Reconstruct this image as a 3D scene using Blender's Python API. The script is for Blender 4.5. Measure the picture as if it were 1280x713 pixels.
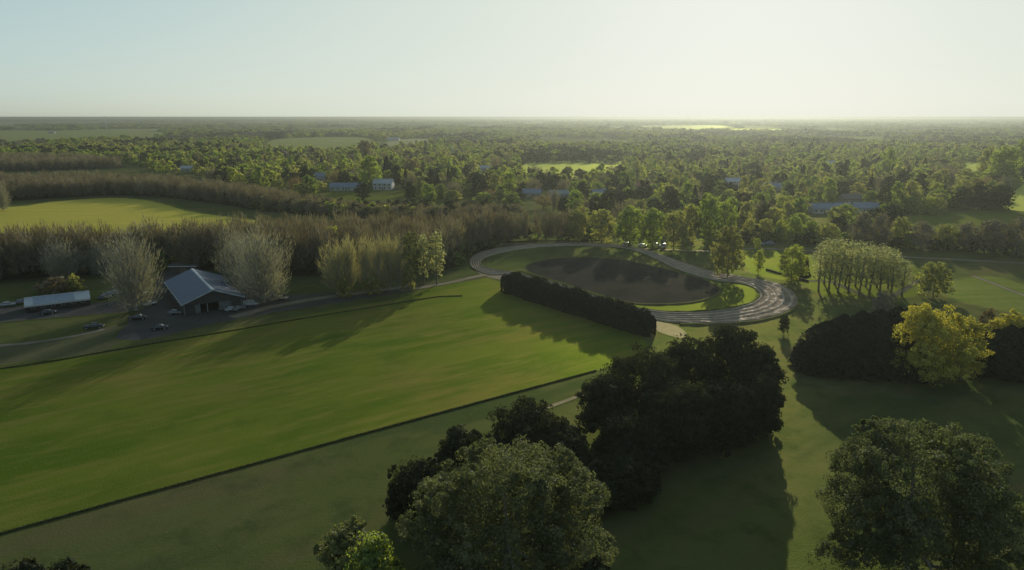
import bpy, bmesh, math, random
import numpy as np
from mathutils import Vector, noise
from mathutils.geometry import tessellate_polygon

R = math.radians
S = bpy.context.scene
COL = S.collection
for o in list(bpy.data.objects):
    bpy.data.objects.remove(o)

# ------------------------------------------------------------------ camera, sky, sun, exposure
FPX, HCAM = 853.33, 60.0
PITCH = math.atan((356.5 - 146.3) / FPX)
SP, CP = math.sin(PITCH), math.cos(PITCH)
cam = bpy.data.cameras.new('camera')
cam.lens = 24.0
cam.sensor_width = 36.0
cam.clip_start = 0.5
cam.clip_end = 60000
camo = bpy.data.objects.new('camera', cam)
COL.objects.link(camo)
camo.location = (0, 0, HCAM)
camo.rotation_euler = (math.pi / 2 - PITCH, 0, 0)
S.camera = camo

SUN_EL, SUN_AZ = R(14.5), R(18.0)          # azimuth measured from +Y towards +X
W = bpy.data.worlds.new('World')
S.world = W
W.use_nodes = True
wn = W.node_tree
for n in list(wn.nodes):
    wn.nodes.remove(n)
sky = wn.nodes.new('ShaderNodeTexSky')
sky.sky_type = 'NISHITA'
sky.sun_disc = False
sky.sun_elevation = SUN_EL
sky.sun_rotation = SUN_AZ
sky.altitude = 50
sky.air_density = 0.6
sky.dust_density = 1.5
sky.ozone_density = 3.0
bg = wn.nodes.new('ShaderNodeBackground')
bg.inputs[1].default_value = 0.1
wo = wn.nodes.new('ShaderNodeOutputWorld')
# a thin milky veil over the whole sky: bright parts roll off softly instead of clipping
sep, comb = wn.nodes.new('ShaderNodeSeparateColor'), wn.nodes.new('ShaderNodeCombineColor')
wn.links.new(sky.outputs[0], sep.inputs[0])


def wmath(op, a, b=None):
    n = wn.nodes.new('ShaderNodeMath')
    n.operation = op
    for q, v in enumerate((a, b)):
        if isinstance(v, (int, float)):
            n.inputs[q].default_value = v
        elif v is not None:
            wn.links.new(v, n.inputs[q])
    return n.outputs[0]


for i, (lo_, a1, k1, a2, k2) in enumerate(((1.2, 5.0, -0.40, 3.3, -0.03), (1.4, 5.6, -0.40, 2.6, -0.03), (1.2, 4.9, -0.42, 2.9, -0.03))):
    t = lo_
    for amp, k in ((a1, k1), (a2, k2)):
        e = wmath('EXPONENT', wmath('MULTIPLY', sep.outputs[i], k))
        t = wmath('ADD', t, wmath('MULTIPLY', wmath('SUBTRACT', 1.0, e), amp))
    wn.links.new(t, comb.inputs[i])
wn.links.new(comb.outputs[0], bg.inputs[0])
wn.links.new(bg.outputs[0], wo.inputs[0])

sl = bpy.data.lights.new('sun', 'SUN')
sl.energy = 5.0
sl.angle = R(0.5)
sl.color = (1.0, 0.93, 0.80)
so = bpy.data.objects.new('sun', sl)
COL.objects.link(so)
sd = Vector((math.sin(SUN_AZ) * math.cos(SUN_EL), math.cos(SUN_AZ) * math.cos(SUN_EL), math.sin(SUN_EL)))
so.rotation_euler = sd.to_track_quat('Z', 'Y').to_euler()
so.location = sd * 300

S.view_settings.view_transform = 'Standard'
S.view_settings.look = 'None'
S.view_settings.exposure = 0.0
S.view_settings.gamma = 1.0
S.view_settings.use_curve_mapping = False
S.cycles.max_bounces = 6
S.cycles.diffuse_bounces = 3
S.cycles.transmission_bounces = 3
S.cycles.transparent_max_bounces = 4
S.cycles.volume_bounces = 0


# ------------------------------------------------------------------ helpers
def G(px, py, z=0.0):
    """the point at height z seen at photograph pixel (px, py)"""
    u, v = (px - 640) / FPX, (py - 356.5) / FPX
    d = (HCAM - z) / (SP + v * CP)
    return Vector((u * d, d * (CP - v * SP), z))


def AT(px, py, Y):
    """the point at ground distance Y seen at photograph pixel (px, py)"""
    u, v = (px - 640) / FPX, (py - 356.5) / FPX
    d = Y / (CP - v * SP)
    return Vector((u * d, Y, HCAM - d * (SP + v * CP)))


def tag(o, label=None, cat=None, group=None, kind=None):
    if label:
        o['label'] = label
    if cat:
        o['category'] = cat
    if group:
        o['group'] = group
    if kind:
        o['kind'] = kind
    return o


def mesh_np(name, V, F, mat=None, smooth=False):
    V = np.asarray(V, dtype=np.float32)
    F = np.asarray(F, dtype=np.int32)
    me = bpy.data.meshes.new(name)
    me.vertices.add(len(V))
    me.vertices.foreach_set('co', V.ravel())
    k = F.shape[1]
    me.loops.add(F.size)
    me.loops.foreach_set('vertex_index', F.ravel())
    me.polygons.add(len(F))
    me.polygons.foreach_set('loop_start', np.arange(0, F.size, k, dtype=np.int32))
    if smooth:
        me.polygons.foreach_set('use_smooth', np.ones(len(F), dtype=bool))
    me.update(calc_edges=True)
    if mat:
        me.materials.append(mat)
    return me


def link(name, me, parent=None, mat=None, loc=None):
    o = bpy.data.objects.new(name, me)
    COL.objects.link(o)
    if parent:
        o.parent = parent
    if loc is not None:
        o.location = loc
    if mat and me is not None:
        if not me.materials:
            me.materials.append(mat)
        o.material_slots[0].link = 'OBJECT'
        o.material_slots[0].material = mat
    return o


def empty(name, loc, rz=0.0, scale=(1, 1, 1)):
    o = bpy.data.objects.new(name, None)
    COL.objects.link(o)
    o.location = loc
    o.rotation_euler = (0, 0, rz)
    o.scale = scale
    o.empty_display_size = 0.5
    return o


class MB:
    """collects simple solids and builds them as one mesh"""
    def __init__(self):
        self.v, self.f = [], []

    def box(self, x0, x1, y0, y1, z0, z1):
        b = len(self.v)
        self.v += [(x0, y0, z0), (x1, y0, z0), (x1, y1, z0), (x0, y1, z0), (x0, y0, z1), (x1, y0, z1), (x1, y1, z1), (x0, y1, z1)]
        self.f += [tuple(b + i for i in q) for q in ((0, 3, 2, 1), (4, 5, 6, 7), (0, 1, 5, 4), (1, 2, 6, 5), (2, 3, 7, 6), (3, 0, 4, 7))]
        return self

    def prism(self, prof, a0, a1, axis='y'):
        """closed profile of (p, z) extruded along the axis from a0 to a1"""
        b, n = len(self.v), len(prof)
        for a in (a0, a1):
            for p, z in prof:
                self.v.append((p, a, z) if axis == 'y' else (a, p, z))
        self.f.append(tuple(b + i for i in range(n)))
        self.f.append(tuple(b + n + i for i in reversed(range(n))))
        for i in range(n):
            j = (i + 1) % n
            self.f.append((b + i, b + n + i, b + n + j, b + j))
        return self

    def tube(self, pts, rad, n=6):
        b = len(self.v)
        pts = [Vector(p) for p in pts]
        for i, p in enumerate(pts):
            t = (pts[min(i + 1, len(pts) - 1)] - pts[max(i - 1, 0)]).normalized()
            a = t.cross(Vector((0.31, 0.95, 0.1))).normalized()
            c = t.cross(a)
            for k in range(n):
                an = 2 * math.pi * k / n
                self.v.append(tuple(p + (a * math.cos(an) + c * math.sin(an)) * rad[i]))
        for i in range(len(pts) - 1):
            for k in range(n):
                j = (k + 1) % n
                self.f.append((b + i * n + k, b + i * n + j, b + i * n + n + j, b + i * n + n + k))
        self.f.append(tuple(b + (len(pts) - 1) * n + k for k in range(n)))
        return self

    def cyl(self, c, r, h, axis='x', n=14):
        b = len(self.v)
        for s in (-h / 2, h / 2):
            for k in range(n):
                a = 2 * math.pi * k / n
                p, q = r * math.cos(a), r * math.sin(a)
                self.v.append((c[0] + s, c[1] + p, c[2] + q) if axis == 'x' else ((c[0] + p, c[1] + s, c[2] + q) if axis == 'y' else (c[0] + p, c[1] + q, c[2] + s)))
        self.f += [tuple(b + k for k in range(n)), tuple(b + n + k for k in reversed(range(n)))]
        for k in range(n):
            j = (k + 1) % n
            self.f.append((b + k, b + n + k, b + n + j, b + j))
        return self

    def mesh(self, name, mat=None, bevel=0.0, smooth=False):
        me = bpy.data.meshes.new(name)
        me.from_pydata(self.v, [], self.f)
        bm = bmesh.new()
        bm.from_mesh(me)
        bmesh.ops.recalc_face_normals(bm, faces=bm.faces)
        if bevel > 0:
            bmesh.ops.bevel(bm, geom=list(bm.edges), offset=bevel, segments=2, affect='EDGES', clamp_overlap=True)
        if smooth:
            for f in bm.faces:
                f.smooth = True
        bm.to_mesh(me)
        bm.free()
        if mat:
            me.materials.append(mat)
        return me

    def build(self, name, mat, parent=None, loc=None, bevel=0.0, smooth=False):
        return link(name, self.mesh(name, mat, bevel, smooth), parent, None, loc)


# ------------------------------------------------------------------ materials
def nmat(name):
    m = bpy.data.materials.new(name)
    m.use_nodes = True
    nt = m.node_tree
    for n in list(nt.nodes):
        nt.nodes.remove(n)
    return m, nt


def nd(nt, t, **kw):
    n = nt.nodes.new(t)
    for k, v in kw.items():
        setattr(n, k, v)
    return n


def c4(c):
    return (c[0], c[1], c[2], 1.0)


def noise_tex(nt, scale, detail=3, rough=0.55, coord=None, stretch=None, rot=0.0):
    """noise in world metres; stretch = scale factors along a turned frame"""
    if coord is None:
        coord = nd(nt, 'ShaderNodeNewGeometry').outputs['Position']
    if stretch:
        mp = nd(nt, 'ShaderNodeMapping')
        mp.vector_type = 'TEXTURE'
        mp.inputs['Rotation'].default_value = (0, 0, rot)
        mp.inputs['Scale'].default_value = tuple(1.0 / s for s in stretch)
        nt.links.new(coord, mp.inputs[0])
        coord = mp.outputs[0]
    n = nd(nt, 'ShaderNodeTexNoise')
    n.inputs['Scale'].default_value = scale
    n.inputs['Detail'].default_value = detail
    n.inputs['Roughness'].default_value = rough
    nt.links.new(coord, n.inputs['Vector'])
    return n.outputs['Fac']


def ramp(nt, fac, lo, hi):
    r = nd(nt, 'ShaderNodeMapRange')
    r.interpolation_type = 'SMOOTHSTEP'
    r.inputs['From Min'].default_value = lo
    r.inputs['From Max'].default_value = hi
    nt.links.new(fac, r.inputs['Value'])
    return r.outputs['Result']


def mixc(nt, fac, a, b, blend='MIX'):
    n = nd(nt, 'ShaderNodeMix', data_type='RGBA', blend_type=blend)
    if isinstance(fac, float):
        n.inputs[0].default_value = fac
    else:
        nt.links.new(fac, n.inputs[0])
    for s, v in ((6, a), (7, b)):
        if isinstance(v, tuple):
            n.inputs[s].default_value = c4(v)
        else:
            nt.links.new(v, n.inputs[s])
    return n.outputs[2]


def mathn(nt, op, a, b=None):
    n = nd(nt, 'ShaderNodeMath', operation=op)
    for i, v in enumerate((a, b)):
        if v is None:
            continue
        if isinstance(v, (int, float)):
            n.inputs[i].default_value = v
        else:
            nt.links.new(v, n.inputs[i])
    return n.outputs[0]


GRASS_SHEEN = 0.28


def finish_ground(nt, col, sheen=GRASS_SHEEN, bump_scale=2.5, bump=0.3, rough=0.64):
    """grass and soil: a diffuse body under a rough, coloured forward-scattering sheen of blades"""
    bn = noise_tex(nt, bump_scale, 4, 0.6)
    bp = nd(nt, 'ShaderNodeBump')
    bp.inputs['Strength'].default_value = bump
    bp.inputs['Distance'].default_value = 0.25
    nt.links.new(bn, bp.inputs['Height'])
    df = nd(nt, 'ShaderNodeBsdfDiffuse')
    nt.links.new(mixc(nt, 1.0, col, (0.66, 0.64, 0.86), 'MULTIPLY'), df.inputs[0])
    nt.links.new(bp.outputs[0], df.inputs['Normal'])
    out = nd(nt, 'ShaderNodeOutputMaterial')
    if sheen > 0:
        gl = nd(nt, 'ShaderNodeBsdfGlossy')
        gl.inputs['Roughness'].default_value = rough
        nt.links.new(mixc(nt, 1.0, col, (1.6, 1.7, 0.9), 'MULTIPLY'), gl.inputs['Color'])
        nt.links.new(bp.outputs[0], gl.inputs['Normal'])
        mx = nd(nt, 'ShaderNodeMixShader')
        mx.inputs[0].default_value = sheen
        nt.links.new(df.outputs[0], mx.inputs[1])
        nt.links.new(gl.outputs[0], mx.inputs[2])
        nt.links.new(mx.outputs[0], out.inputs[0])
    else:
        nt.links.new(df.outputs[0], out.inputs[0])


LAWN_ROT = math.atan2(155.6 - 89.3, 19.4 + 75.8)


def meadow_color(nt):
    """rough pasture: olive green with drier patches; the same everywhere, so that sheets can fade into it"""
    a = noise_tex(nt, 0.02, 5, 0.6)
    b = noise_tex(nt, 0.14, 5, 0.65)
    c = noise_tex(nt, 1.1, 3, 0.6)
    col = mixc(nt, ramp(nt, a, 0.38, 0.62), (0.090, 0.110, 0.030), (0.124, 0.122, 0.042))
    col = mixc(nt, ramp(nt, b, 0.45, 0.75), col, (0.056, 0.078, 0.022))
    bands = noise_tex(nt, 1.0, 4, 0.6, stretch=(0.010, 0.050, 1), rot=LAWN_ROT)
    col = mixc(nt, mathn(nt, 'MULTIPLY', ramp(nt, bands, 0.50, 0.64), 0.8), col, (0.055, 0.080, 0.024))
    col = mixc(nt, mathn(nt, 'MULTIPLY', ramp(nt, bands, 0.46, 0.34), 0.5), col, (0.125, 0.100, 0.045))
    col = mixc(nt, mathn(nt, 'MULTIPLY', ramp(nt, c, 0.5, 0.8), 0.45), col, (0.14, 0.125, 0.052))
    return col


def edge_fac(nt, breakup=0.9, scale=0.22):
    at = nd(nt, 'ShaderNodeAttribute', attribute_name='edge')
    n = noise_tex(nt, scale, 5, 0.65)
    s = mathn(nt, 'ADD', at.outputs['Fac'], mathn(nt, 'MULTIPLY', mathn(nt, 'SUBTRACT', n, 0.5), breakup))
    return ramp(nt, s, 0.32, 0.62)


def mat_meadow():
    m, nt = nmat('meadow_grass')
    finish_ground(nt, meadow_color(nt), 0.14)
    return m


def mat_lawn():
    m, nt = nmat('mown_lawn')
    st = noise_tex(nt, 1.0, 4, 0.6, stretch=(0.020, 0.060, 1), rot=LAWN_ROT)
    st2 = noise_tex(nt, 1.0, 6, 0.68, stretch=(0.05, 0.26, 1), rot=LAWN_ROT)
    p = noise_tex(nt, 0.05, 6, 0.66)
    f = noise_tex(nt, 0.7, 5, 0.7)
    big = noise_tex(nt, 0.013, 3, 0.55)
    col = mixc(nt, ramp(nt, st, 0.36, 0.64), (0.074, 0.114, 0.013), (0.116, 0.142, 0.020))
    col = mixc(nt, mathn(nt, 'MULTIPLY', ramp(nt, st2, 0.46, 0.70), 0.8), col, (0.165, 0.155, 0.036))
    col = mixc(nt, mathn(nt, 'MULTIPLY', ramp(nt, p, 0.5, 0.75), 0.6), col, (0.048, 0.088, 0.012))
    col = mixc(nt, mathn(nt, 'MULTIPLY', ramp(nt, f, 0.5, 0.75), 0.5), col, (0.145, 0.140, 0.036))
    col = mixc(nt, mathn(nt, 'MULTIPLY', mathn(nt, 'MULTIPLY', ramp(nt, big, 0.40, 0.58), ramp(nt, st2, 0.26, 0.60)), 0.72), col, (0.165, 0.140, 0.038))
    col = mixc(nt, edge_fac(nt, 0.5), meadow_color(nt), col)
    finish_ground(nt, col)
    return m


def mat_sheet(name, c1, c2, c3, s=0.08, sheen=GRASS_SHEEN, breakup=0.9, stretch=None, rot=0.0, bump=0.3, rough=0.62, bscale=2.5):
    m, nt = nmat(name)
    a = noise_tex(nt, s, 5, 0.6) if stretch is None else noise_tex(nt, 1.0, 5, 0.6, stretch=stretch, rot=rot)
    b = noise_tex(nt, s * 7, 4, 0.65)
    col = mixc(nt, ramp(nt, a, 0.35, 0.65), c1, c2)
    col = mixc(nt, mathn(nt, 'MULTIPLY', ramp(nt, b, 0.48, 0.8), 0.6), col, c3)
    col = mixc(nt, edge_fac(nt, breakup), meadow_color(nt), col)
    finish_ground(nt, col, sheen, bscale, bump, rough)
    return m


def mat_foliage(name, c1, c2, c3, trans=0.4, gloss=0.02, grough=0.6, fine=0.9, var=0.5, tint=(2.0, 1.9, 0.7)):
    """leaves: diffuse and translucent, the hue drifting from tree to tree and from spray to spray"""
    m, nt = nmat(name)
    oi = nd(nt, 'ShaderNodeObjectInfo')
    big = noise_tex(nt, 0.06, 2)
    sm = noise_tex(nt, fine, 3, 0.6)
    f = mathn(nt, 'ADD', mathn(nt, 'MULTIPLY', oi.outputs['Random'], var), mathn(nt, 'MULTIPLY', big, 1.0 - var))
    col = mixc(nt, ramp(nt, f, 0.15, 0.85), c1, c2)
    col = mixc(nt, ramp(nt, sm, 0.48, 0.76), col, c3)
    df = nd(nt, 'ShaderNodeBsdfDiffuse')
    nt.links.new(col, df.inputs[0])
    tr = nd(nt, 'ShaderNodeBsdfTranslucent')
    tcol = mixc(nt, 1.0, col, tint, 'MULTIPLY')
    nt.links.new(tcol, tr.inputs[0])
    mx = nd(nt, 'ShaderNodeMixShader')
    mx.inputs[0].default_value = trans
    nt.links.new(df.outputs[0], mx.inputs[1])
    nt.links.new(tr.outputs[0], mx.inputs[2])
    gl = nd(nt, 'ShaderNodeBsdfGlossy')
    gl.inputs['Roughness'].default_value = grough
    gl.inputs['Color'].default_value = (1, 1, 1, 1)
    m2 = nd(nt, 'ShaderNodeMixShader')
    m2.inputs[0].default_value = gloss
    nt.links.new(mx.outputs[0], m2.inputs[1])
    nt.links.new(gl.outputs[0], m2.inputs[2])
    out = nd(nt, 'ShaderNodeOutputMaterial')
    nt.links.new(m2.outputs[0], out.inputs[0])
    return m


def mat_plain(name, c1, c2=None, rough=0.7, metal=0.0, scale=1.5, spec=0.4, bump=0.0):
    m, nt = nmat(name)
    p = nd(nt, 'ShaderNodeBsdfPrincipled')
    p.inputs['Roughness'].default_value = rough
    p.inputs['Metallic'].default_value = metal
    p.inputs['Specular IOR Level'].default_value = spec
    n = noise_tex(nt, scale, 4, 0.6)
    col = mixc(nt, ramp(nt, n, 0.35, 0.7), c1, c2 or tuple(x * 0.8 for x in c1))
    nt.links.new(col, p.inputs['Base Color'])
    if bump:
        bp = nd(nt, 'ShaderNodeBump')
        bp.inputs['Strength'].default_value = bump
        bp.inputs['Distance'].default_value = 0.05
        nt.links.new(n, bp.inputs['Height'])
        nt.links.new(bp.outputs[0], p.inputs['Normal'])
    out = nd(nt, 'ShaderNodeOutputMaterial')
    nt.links.new(p.outputs[0], out.inputs[0])
    return m


M = {}
M['meadow'] = mat_meadow()
M['lawn'] = mat_lawn()
M['yellow_field'] = mat_sheet('yellow_pasture', (0.31, 0.275, 0.06), (0.37, 0.305, 0.08), (0.25, 0.245, 0.055), 0.03, sheen=0.48, stretch=(0.02, 0.12, 1), rot=0.1)
M['muted_field'] = mat_sheet('muted_pasture', (0.18, 0.205, 0.07), (0.22, 0.22, 0.085), (0.15, 0.175, 0.06), 0.01)
M['far_field'] = mat_sheet('far_pasture', (0.27, 0.29, 0.075), (0.31, 0.31, 0.09), (0.23, 0.26, 0.065), 0.02, sheen=0.4)
M['pale_field'] = mat_sheet('stubble', (0.24, 0.235, 0.14), (0.20, 0.205, 0.11), (0.18, 0.19, 0.09), 0.01, sheen=0.3)
M['mown'] = mat_sheet('mown_rows', (0.10, 0.125, 0.030), (0.13, 0.145, 0.045), (0.065, 0.095, 0.022), 0.05, stretch=(0.02, 0.28, 1), rot=R(4))
M['bright_grass'] = mat_sheet('fresh_grass', (0.105, 0.130, 0.022), (0.130, 0.142, 0.028), (0.085, 0.110, 0.022), 0.05, sheen=0.15)
M['plough'] = mat_sheet('ploughed_soil', (0.052, 0.047, 0.035), (0.034, 0.035, 0.026), (0.052, 0.062, 0.028), 0.09, sheen=0.06, breakup=0.5, bump=0.5, rough=0.7)
M['yard'] = mat_sheet('yard_dirt', (0.095, 0.090, 0.076), (0.070, 0.070, 0.056), (0.070, 0.082, 0.036), 0.09, sheen=0.10, breakup=1.3, bump=0.3)
M['worn'] = mat_sheet('worn_turf', (0.105, 0.10, 0.055), (0.085, 0.09, 0.045), (0.12, 0.105, 0.07), 0.08, breakup=1.2)
M['path'] = mat_sheet('path_dirt', (0.24, 0.20, 0.145), (0.19, 0.165, 0.12), (0.13, 0.13, 0.07), 0.15, sheen=0.15)
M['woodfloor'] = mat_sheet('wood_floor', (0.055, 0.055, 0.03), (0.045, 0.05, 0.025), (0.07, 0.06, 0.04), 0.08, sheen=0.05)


def mat_track():
    m, nt = nmat('track_mud')
    n1 = noise_tex(nt, 0.25, 5, 0.65)
    n2 = noise_tex(nt, 1.4, 4, 0.65)
    col = mixc(nt, ramp(nt, n1, 0.35, 0.65), (0.25, 0.195, 0.135), (0.175, 0.137, 0.096))
    col = mixc(nt, mathn(nt, 'MULTIPLY', ramp(nt, n2, 0.5, 0.8), 0.5), col, (0.32, 0.265, 0.195))
    ra = nd(nt, 'ShaderNodeAttribute', attribute_name='rut')
    col = mixc(nt, mathn(nt, 'MULTIPLY', ramp(nt, mathn(nt, 'ADD', ra.outputs['Fac'], mathn(nt, 'MULTIPLY', mathn(nt, 'SUBTRACT', n2, 0.5), 0.8)), 0.62, 0.98), 0.7), col, (0.37, 0.32, 0.25))
    at = nd(nt, 'ShaderNodeAttribute', attribute_name='edge')
    e = ramp(nt, mathn(nt, 'ADD', at.outputs['Fac'], mathn(nt, 'MULTIPLY', mathn(nt, 'SUBTRACT', n1, 0.5), 0.8)), 0.15, 0.5)
    col = mixc(nt, e, meadow_color(nt), col)
    bp = nd(nt, 'ShaderNodeBump')
    bp.inputs['Strength'].default_value = 0.5
    bp.inputs['Distance'].default_value = 0.12
    nt.links.new(n2, bp.inputs['Height'])
    df = nd(nt, 'ShaderNodeBsdfDiffuse')
    nt.links.new(col, df.inputs[0])
    nt.links.new(bp.outputs[0], df.inputs['Normal'])
    gl = nd(nt, 'ShaderNodeBsdfGlossy')
    gl.inputs['Roughness'].default_value = 0.5
    nt.links.new(mixc(nt, 0.5, col, (0.5, 0.48, 0.44)), gl.inputs['Color'])
    nt.links.new(bp.outputs[0], gl.inputs['Normal'])
    mx = nd(nt, 'ShaderNodeMixShader')
    damp = ramp(nt, noise_tex(nt, 0.35, 4, 0.6), 0.50, 0.64)
    nt.links.new(mathn(nt, 'ADD', mathn(nt, 'MULTIPLY', damp, 0.055), 0.0), mx.inputs[0])
    nt.links.new(df.outputs[0], mx.inputs[1])
    nt.links.new(gl.outputs[0], mx.inputs[2])
    out = nd(nt, 'ShaderNodeOutputMaterial')
    nt.links.new(mx.outputs[0], out.inputs[0])
    return m


M['track'] = mat_track()
FO = {
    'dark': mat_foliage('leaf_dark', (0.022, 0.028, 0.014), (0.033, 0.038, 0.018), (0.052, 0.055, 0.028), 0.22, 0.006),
    'euc': mat_foliage('leaf_grey_green', (0.070, 0.082, 0.034), (0.095, 0.102, 0.044), (0.165, 0.160, 0.085), 0.42, 0.012, 0.5, fine=0.5, tint=(1.75, 1.85, 1.05)),
    'olive': mat_foliage('leaf_olive', (0.120, 0.132, 0.049), (0.172, 0.172, 0.067), (0.23, 0.225, 0.078), 0.5, tint=(2.9, 2.8, 1.1)),
    'green': mat_foliage('leaf_green', (0.080, 0.118, 0.031), (0.125, 0.158, 0.040), (0.185, 0.215, 0.052), 0.5, tint=(3.1, 3.0, 1.0)),
    'bright': mat_foliage('leaf_spring', (0.165, 0.190, 0.036), (0.225, 0.240, 0.050), (0.27, 0.28, 0.06), 0.45, tint=(2.4, 2.4, 0.9)),
    'yellow': mat_foliage('leaf_yellow', (0.27, 0.258, 0.048), (0.32, 0.298, 0.058), (0.21, 0.21, 0.055), 0.44, tint=(2.1, 1.95, 0.8)),
    'poplar': mat_foliage('leaf_poplar', (0.245, 0.250, 0.125), (0.285, 0.285, 0.145), (0.33, 0.325, 0.14), 0.5, tint=(1.7, 1.7, 1.0)),
    'conifer': mat_foliage('needle_dark', (0.012, 0.017, 0.011), (0.018, 0.023, 0.014), (0.026, 0.031, 0.019), 0.10, 0.004),
    'brown': mat_foliage('leaf_brown', (0.13, 0.10, 0.060), (0.17, 0.125, 0.07), (0.11, 0.10, 0.06), 0.3),
    'rowtwig': mat_foliage('twig_budding', (0.27, 0.25, 0.16), (0.31, 0.28, 0.19), (0.27, 0.27, 0.13), 0.3, 0.01),
    'willow': mat_foliage('leaf_willow', (0.125, 0.130, 0.045), (0.165, 0.160, 0.055), (0.21, 0.20, 0.06), 0.45, tint=(2.2, 2.1, 0.8)),
    'spring': mat_foliage('leaf_budding', (0.125, 0.135, 0.045), (0.155, 0.155, 0.055), (0.18, 0.178, 0.06), 0.35, tint=(1.6, 1.6, 0.85)),
    'twig': mat_foliage('twig_grey_brown', (0.13, 0.112, 0.085), (0.17, 0.145, 0.11), (0.20, 0.175, 0.135), 0.22, 0.03),
    'twigdark': mat_foliage('twig_dark', (0.100, 0.082, 0.060), (0.142, 0.114, 0.084), (0.165, 0.135, 0.098), 0.2, 0.02),
    'pale': mat_foliage('twig_pale', (0.21, 0.20, 0.175), (0.25, 0.24, 0.21), (0.24, 0.225, 0.17), 0.2, 0.02),
}
M['bark'] = mat_plain('bark', (0.10, 0.085, 0.065), (0.06, 0.05, 0.04), 0.9, bump=0.5, scale=3)
M['palebark'] = mat_plain('pale_bark', (0.26, 0.24, 0.20), (0.18, 0.16, 0.13), 0.85, bump=0.4, scale=3)


# ------------------------------------------------------------------ ground and its sheets
def smooth_loop(P, step, closed=True):
    """Catmull-Rom through 2-D points, resampled at about step metres"""
    P = [Vector((p[0], p[1])) for p in P]
    out, n = [], len(P)
    rng = range(n if closed else n - 1)
    for i in rng:
        p0 = P[(i - 1) % n] if closed or i > 0 else P[i]
        p1, p2 = P[i], P[(i + 1) % n]
        p3 = P[(i + 2) % n] if closed or i + 2 < n else p2
        k = max(2, int((p2 - p1).length / step))
        for j in range(k):
            t = j / k
            out.append(0.5 * ((2 * p1) + (-p0 + p2) * t + (2 * p0 - 5 * p1 + 4 * p2 - p3) * t * t + (-p0 + 3 * p1 - 3 * p2 + p3) * t ** 3))
    if not closed:
        out.append(P[-1])
    return out


SHEETS = {}


def sheet(name, px, z, mat, edge=3.0, step=4.0, sharp=False, kind='structure', world=False):
    pts = [Vector(p[:2]) if world else G(*p).to_2d() for p in px]
    loop = pts if sharp else smooth_loop(pts, step)
    area = sum(a.x * b.y - b.x * a.y for a, b in zip(loop, loop[1:] + loop[:1]))
    if area < 0:
        loop = loop[::-1]
    n = len(loop)
    inner = []
    for i in range(n):
        t = (loop[(i + 1) % n] - loop[i - 1])
        t = t.normalized() if t.length > 1e-6 else Vector((1, 0))
        inner.append(loop[i] + Vector((-t.y, t.x)) * edge)
    V = [(p.x, p.y, z) for p in loop] + [(p.x, p.y, z) for p in inner]
    F = [(i, (i + 1) % n, n + (i + 1) % n, n + i) for i in range(n)]
    for t in tessellate_polygon([[Vector((p.x, p.y, 0)) for p in inner]]):
        F.append(tuple(n + i for i in t))
    me = bpy.data.meshes.new(name)
    me.from_pydata(V, [], F)
    bm = bmesh.new()
    bm.from_mesh(me)
    for f in bm.faces:
        f.normal_update()
        if f.normal.z < 0:
            f.normal_flip()
    bm.to_mesh(me)
    bm.free()
    at = me.attributes.new('edge', 'FLOAT', 'POINT')
    at.data.foreach_set('value', np.array([0.0] * n + [1.0] * n, dtype=np.float32))
    me.materials.append(mat)
    o = link(name, me)
    tag(o, kind=kind)
    SHEETS.setdefault(name, []).append(loop)
    return o


def inside(p, loop):
    x, y, c = p[0], p[1], False
    j = len(loop) - 1
    for i in range(len(loop)):
        a, b = loop[i], loop[j]
        if (a.y > y) != (b.y > y) and x < (b.x - a.x) * (y - a.y) / (b.y - a.y) + a.x:
            c = not c
        j = i
    return c


# the plain, out to the horizon
gv, gf = [], []
xs = [-14000, -4000, -1500, -600, -200, 0, 200, 600, 1500, 4000, 14000]
ys = [-500, 0, 100, 200, 300, 450, 700, 1200, 2500, 6000, 15500]
for y in ys:
    for x in xs:
        gv.append((x, y, 0))
for j in range(len(ys) - 1):
    for i in range(len(xs) - 1):
        a = j * len(xs) + i
        gf.append((a, a + 1, a + 1 + len(xs), a + len(xs)))
tag(link('ground', mesh_np('ground', gv, gf, M['meadow'])), kind='structure')

LAWN = [(-60, 684), (0, 669), (150, 628), (350, 573), (560, 515), (740, 466), (800, 445), (810, 425), (750, 395), (680, 372), (640, 357),
        (622, 351), (600, 346), (565, 351), (540, 358), (500, 372), (420, 386), (330, 403), (250, 417), (150, 438), (60, 452), (-60, 470), (-300, 520), (-300, 700)]
sheet('lawn', LAWN, 0.03, M['lawn'], 2.0)
sheet('field', [(-260, 300), (-260, 262), (0, 259), (60, 252), (140, 247), (185, 249.5), (215, 256), (250, 265), (330, 275), (380, 281), (250, 292), (0, 294)], 0.03, M['yellow_field'], 8.0, 10)
sheet('field', [(648, 203, 6), (672, 195.5), (740, 195), (780, 198), (772, 207, 12), (700, 209, 12), (655, 208, 12)], 0.05, M['far_field'], 10, 20)
sheet('field', [(1255, 262), (1268, 236), (1300, 228), (1400, 235), (1400, 262)], 0.05, M['far_field'], 5, 10)
sheet('field', [(1110, 284), (1130, 270), (1200, 264), (1290, 262), (1420, 266), (1420, 286), (1290, 285), (1190, 282)], 0.04, M['bright_grass'], 6, 8)
sheet('field', [(1200, 203), (1230, 200), (1245, 206), (1238, 213, 9), (1208, 212, 9)], 0.05, M['far_field'], 8, 12)
sheet('field', [(925, 308), (1000, 312), (1012, 340), (1012, 348), (985, 352), (950, 346), (930, 338)], 0.035, M['bright_grass'], 4, 5)
sheet('field', [(1000, 350), (1005, 318), (1120, 322), (1160, 345), (1150, 372), (1080, 374), (1030, 372)], 0.035, M['bright_grass'], 4, 5)
sheet('field', [(1180, 352), (1240, 345), (1300, 360), (1400, 380), (1400, 420), (1290, 398), (1230, 385), (1180, 372)], 0.035, M['mown'], 5, 6)
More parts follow.
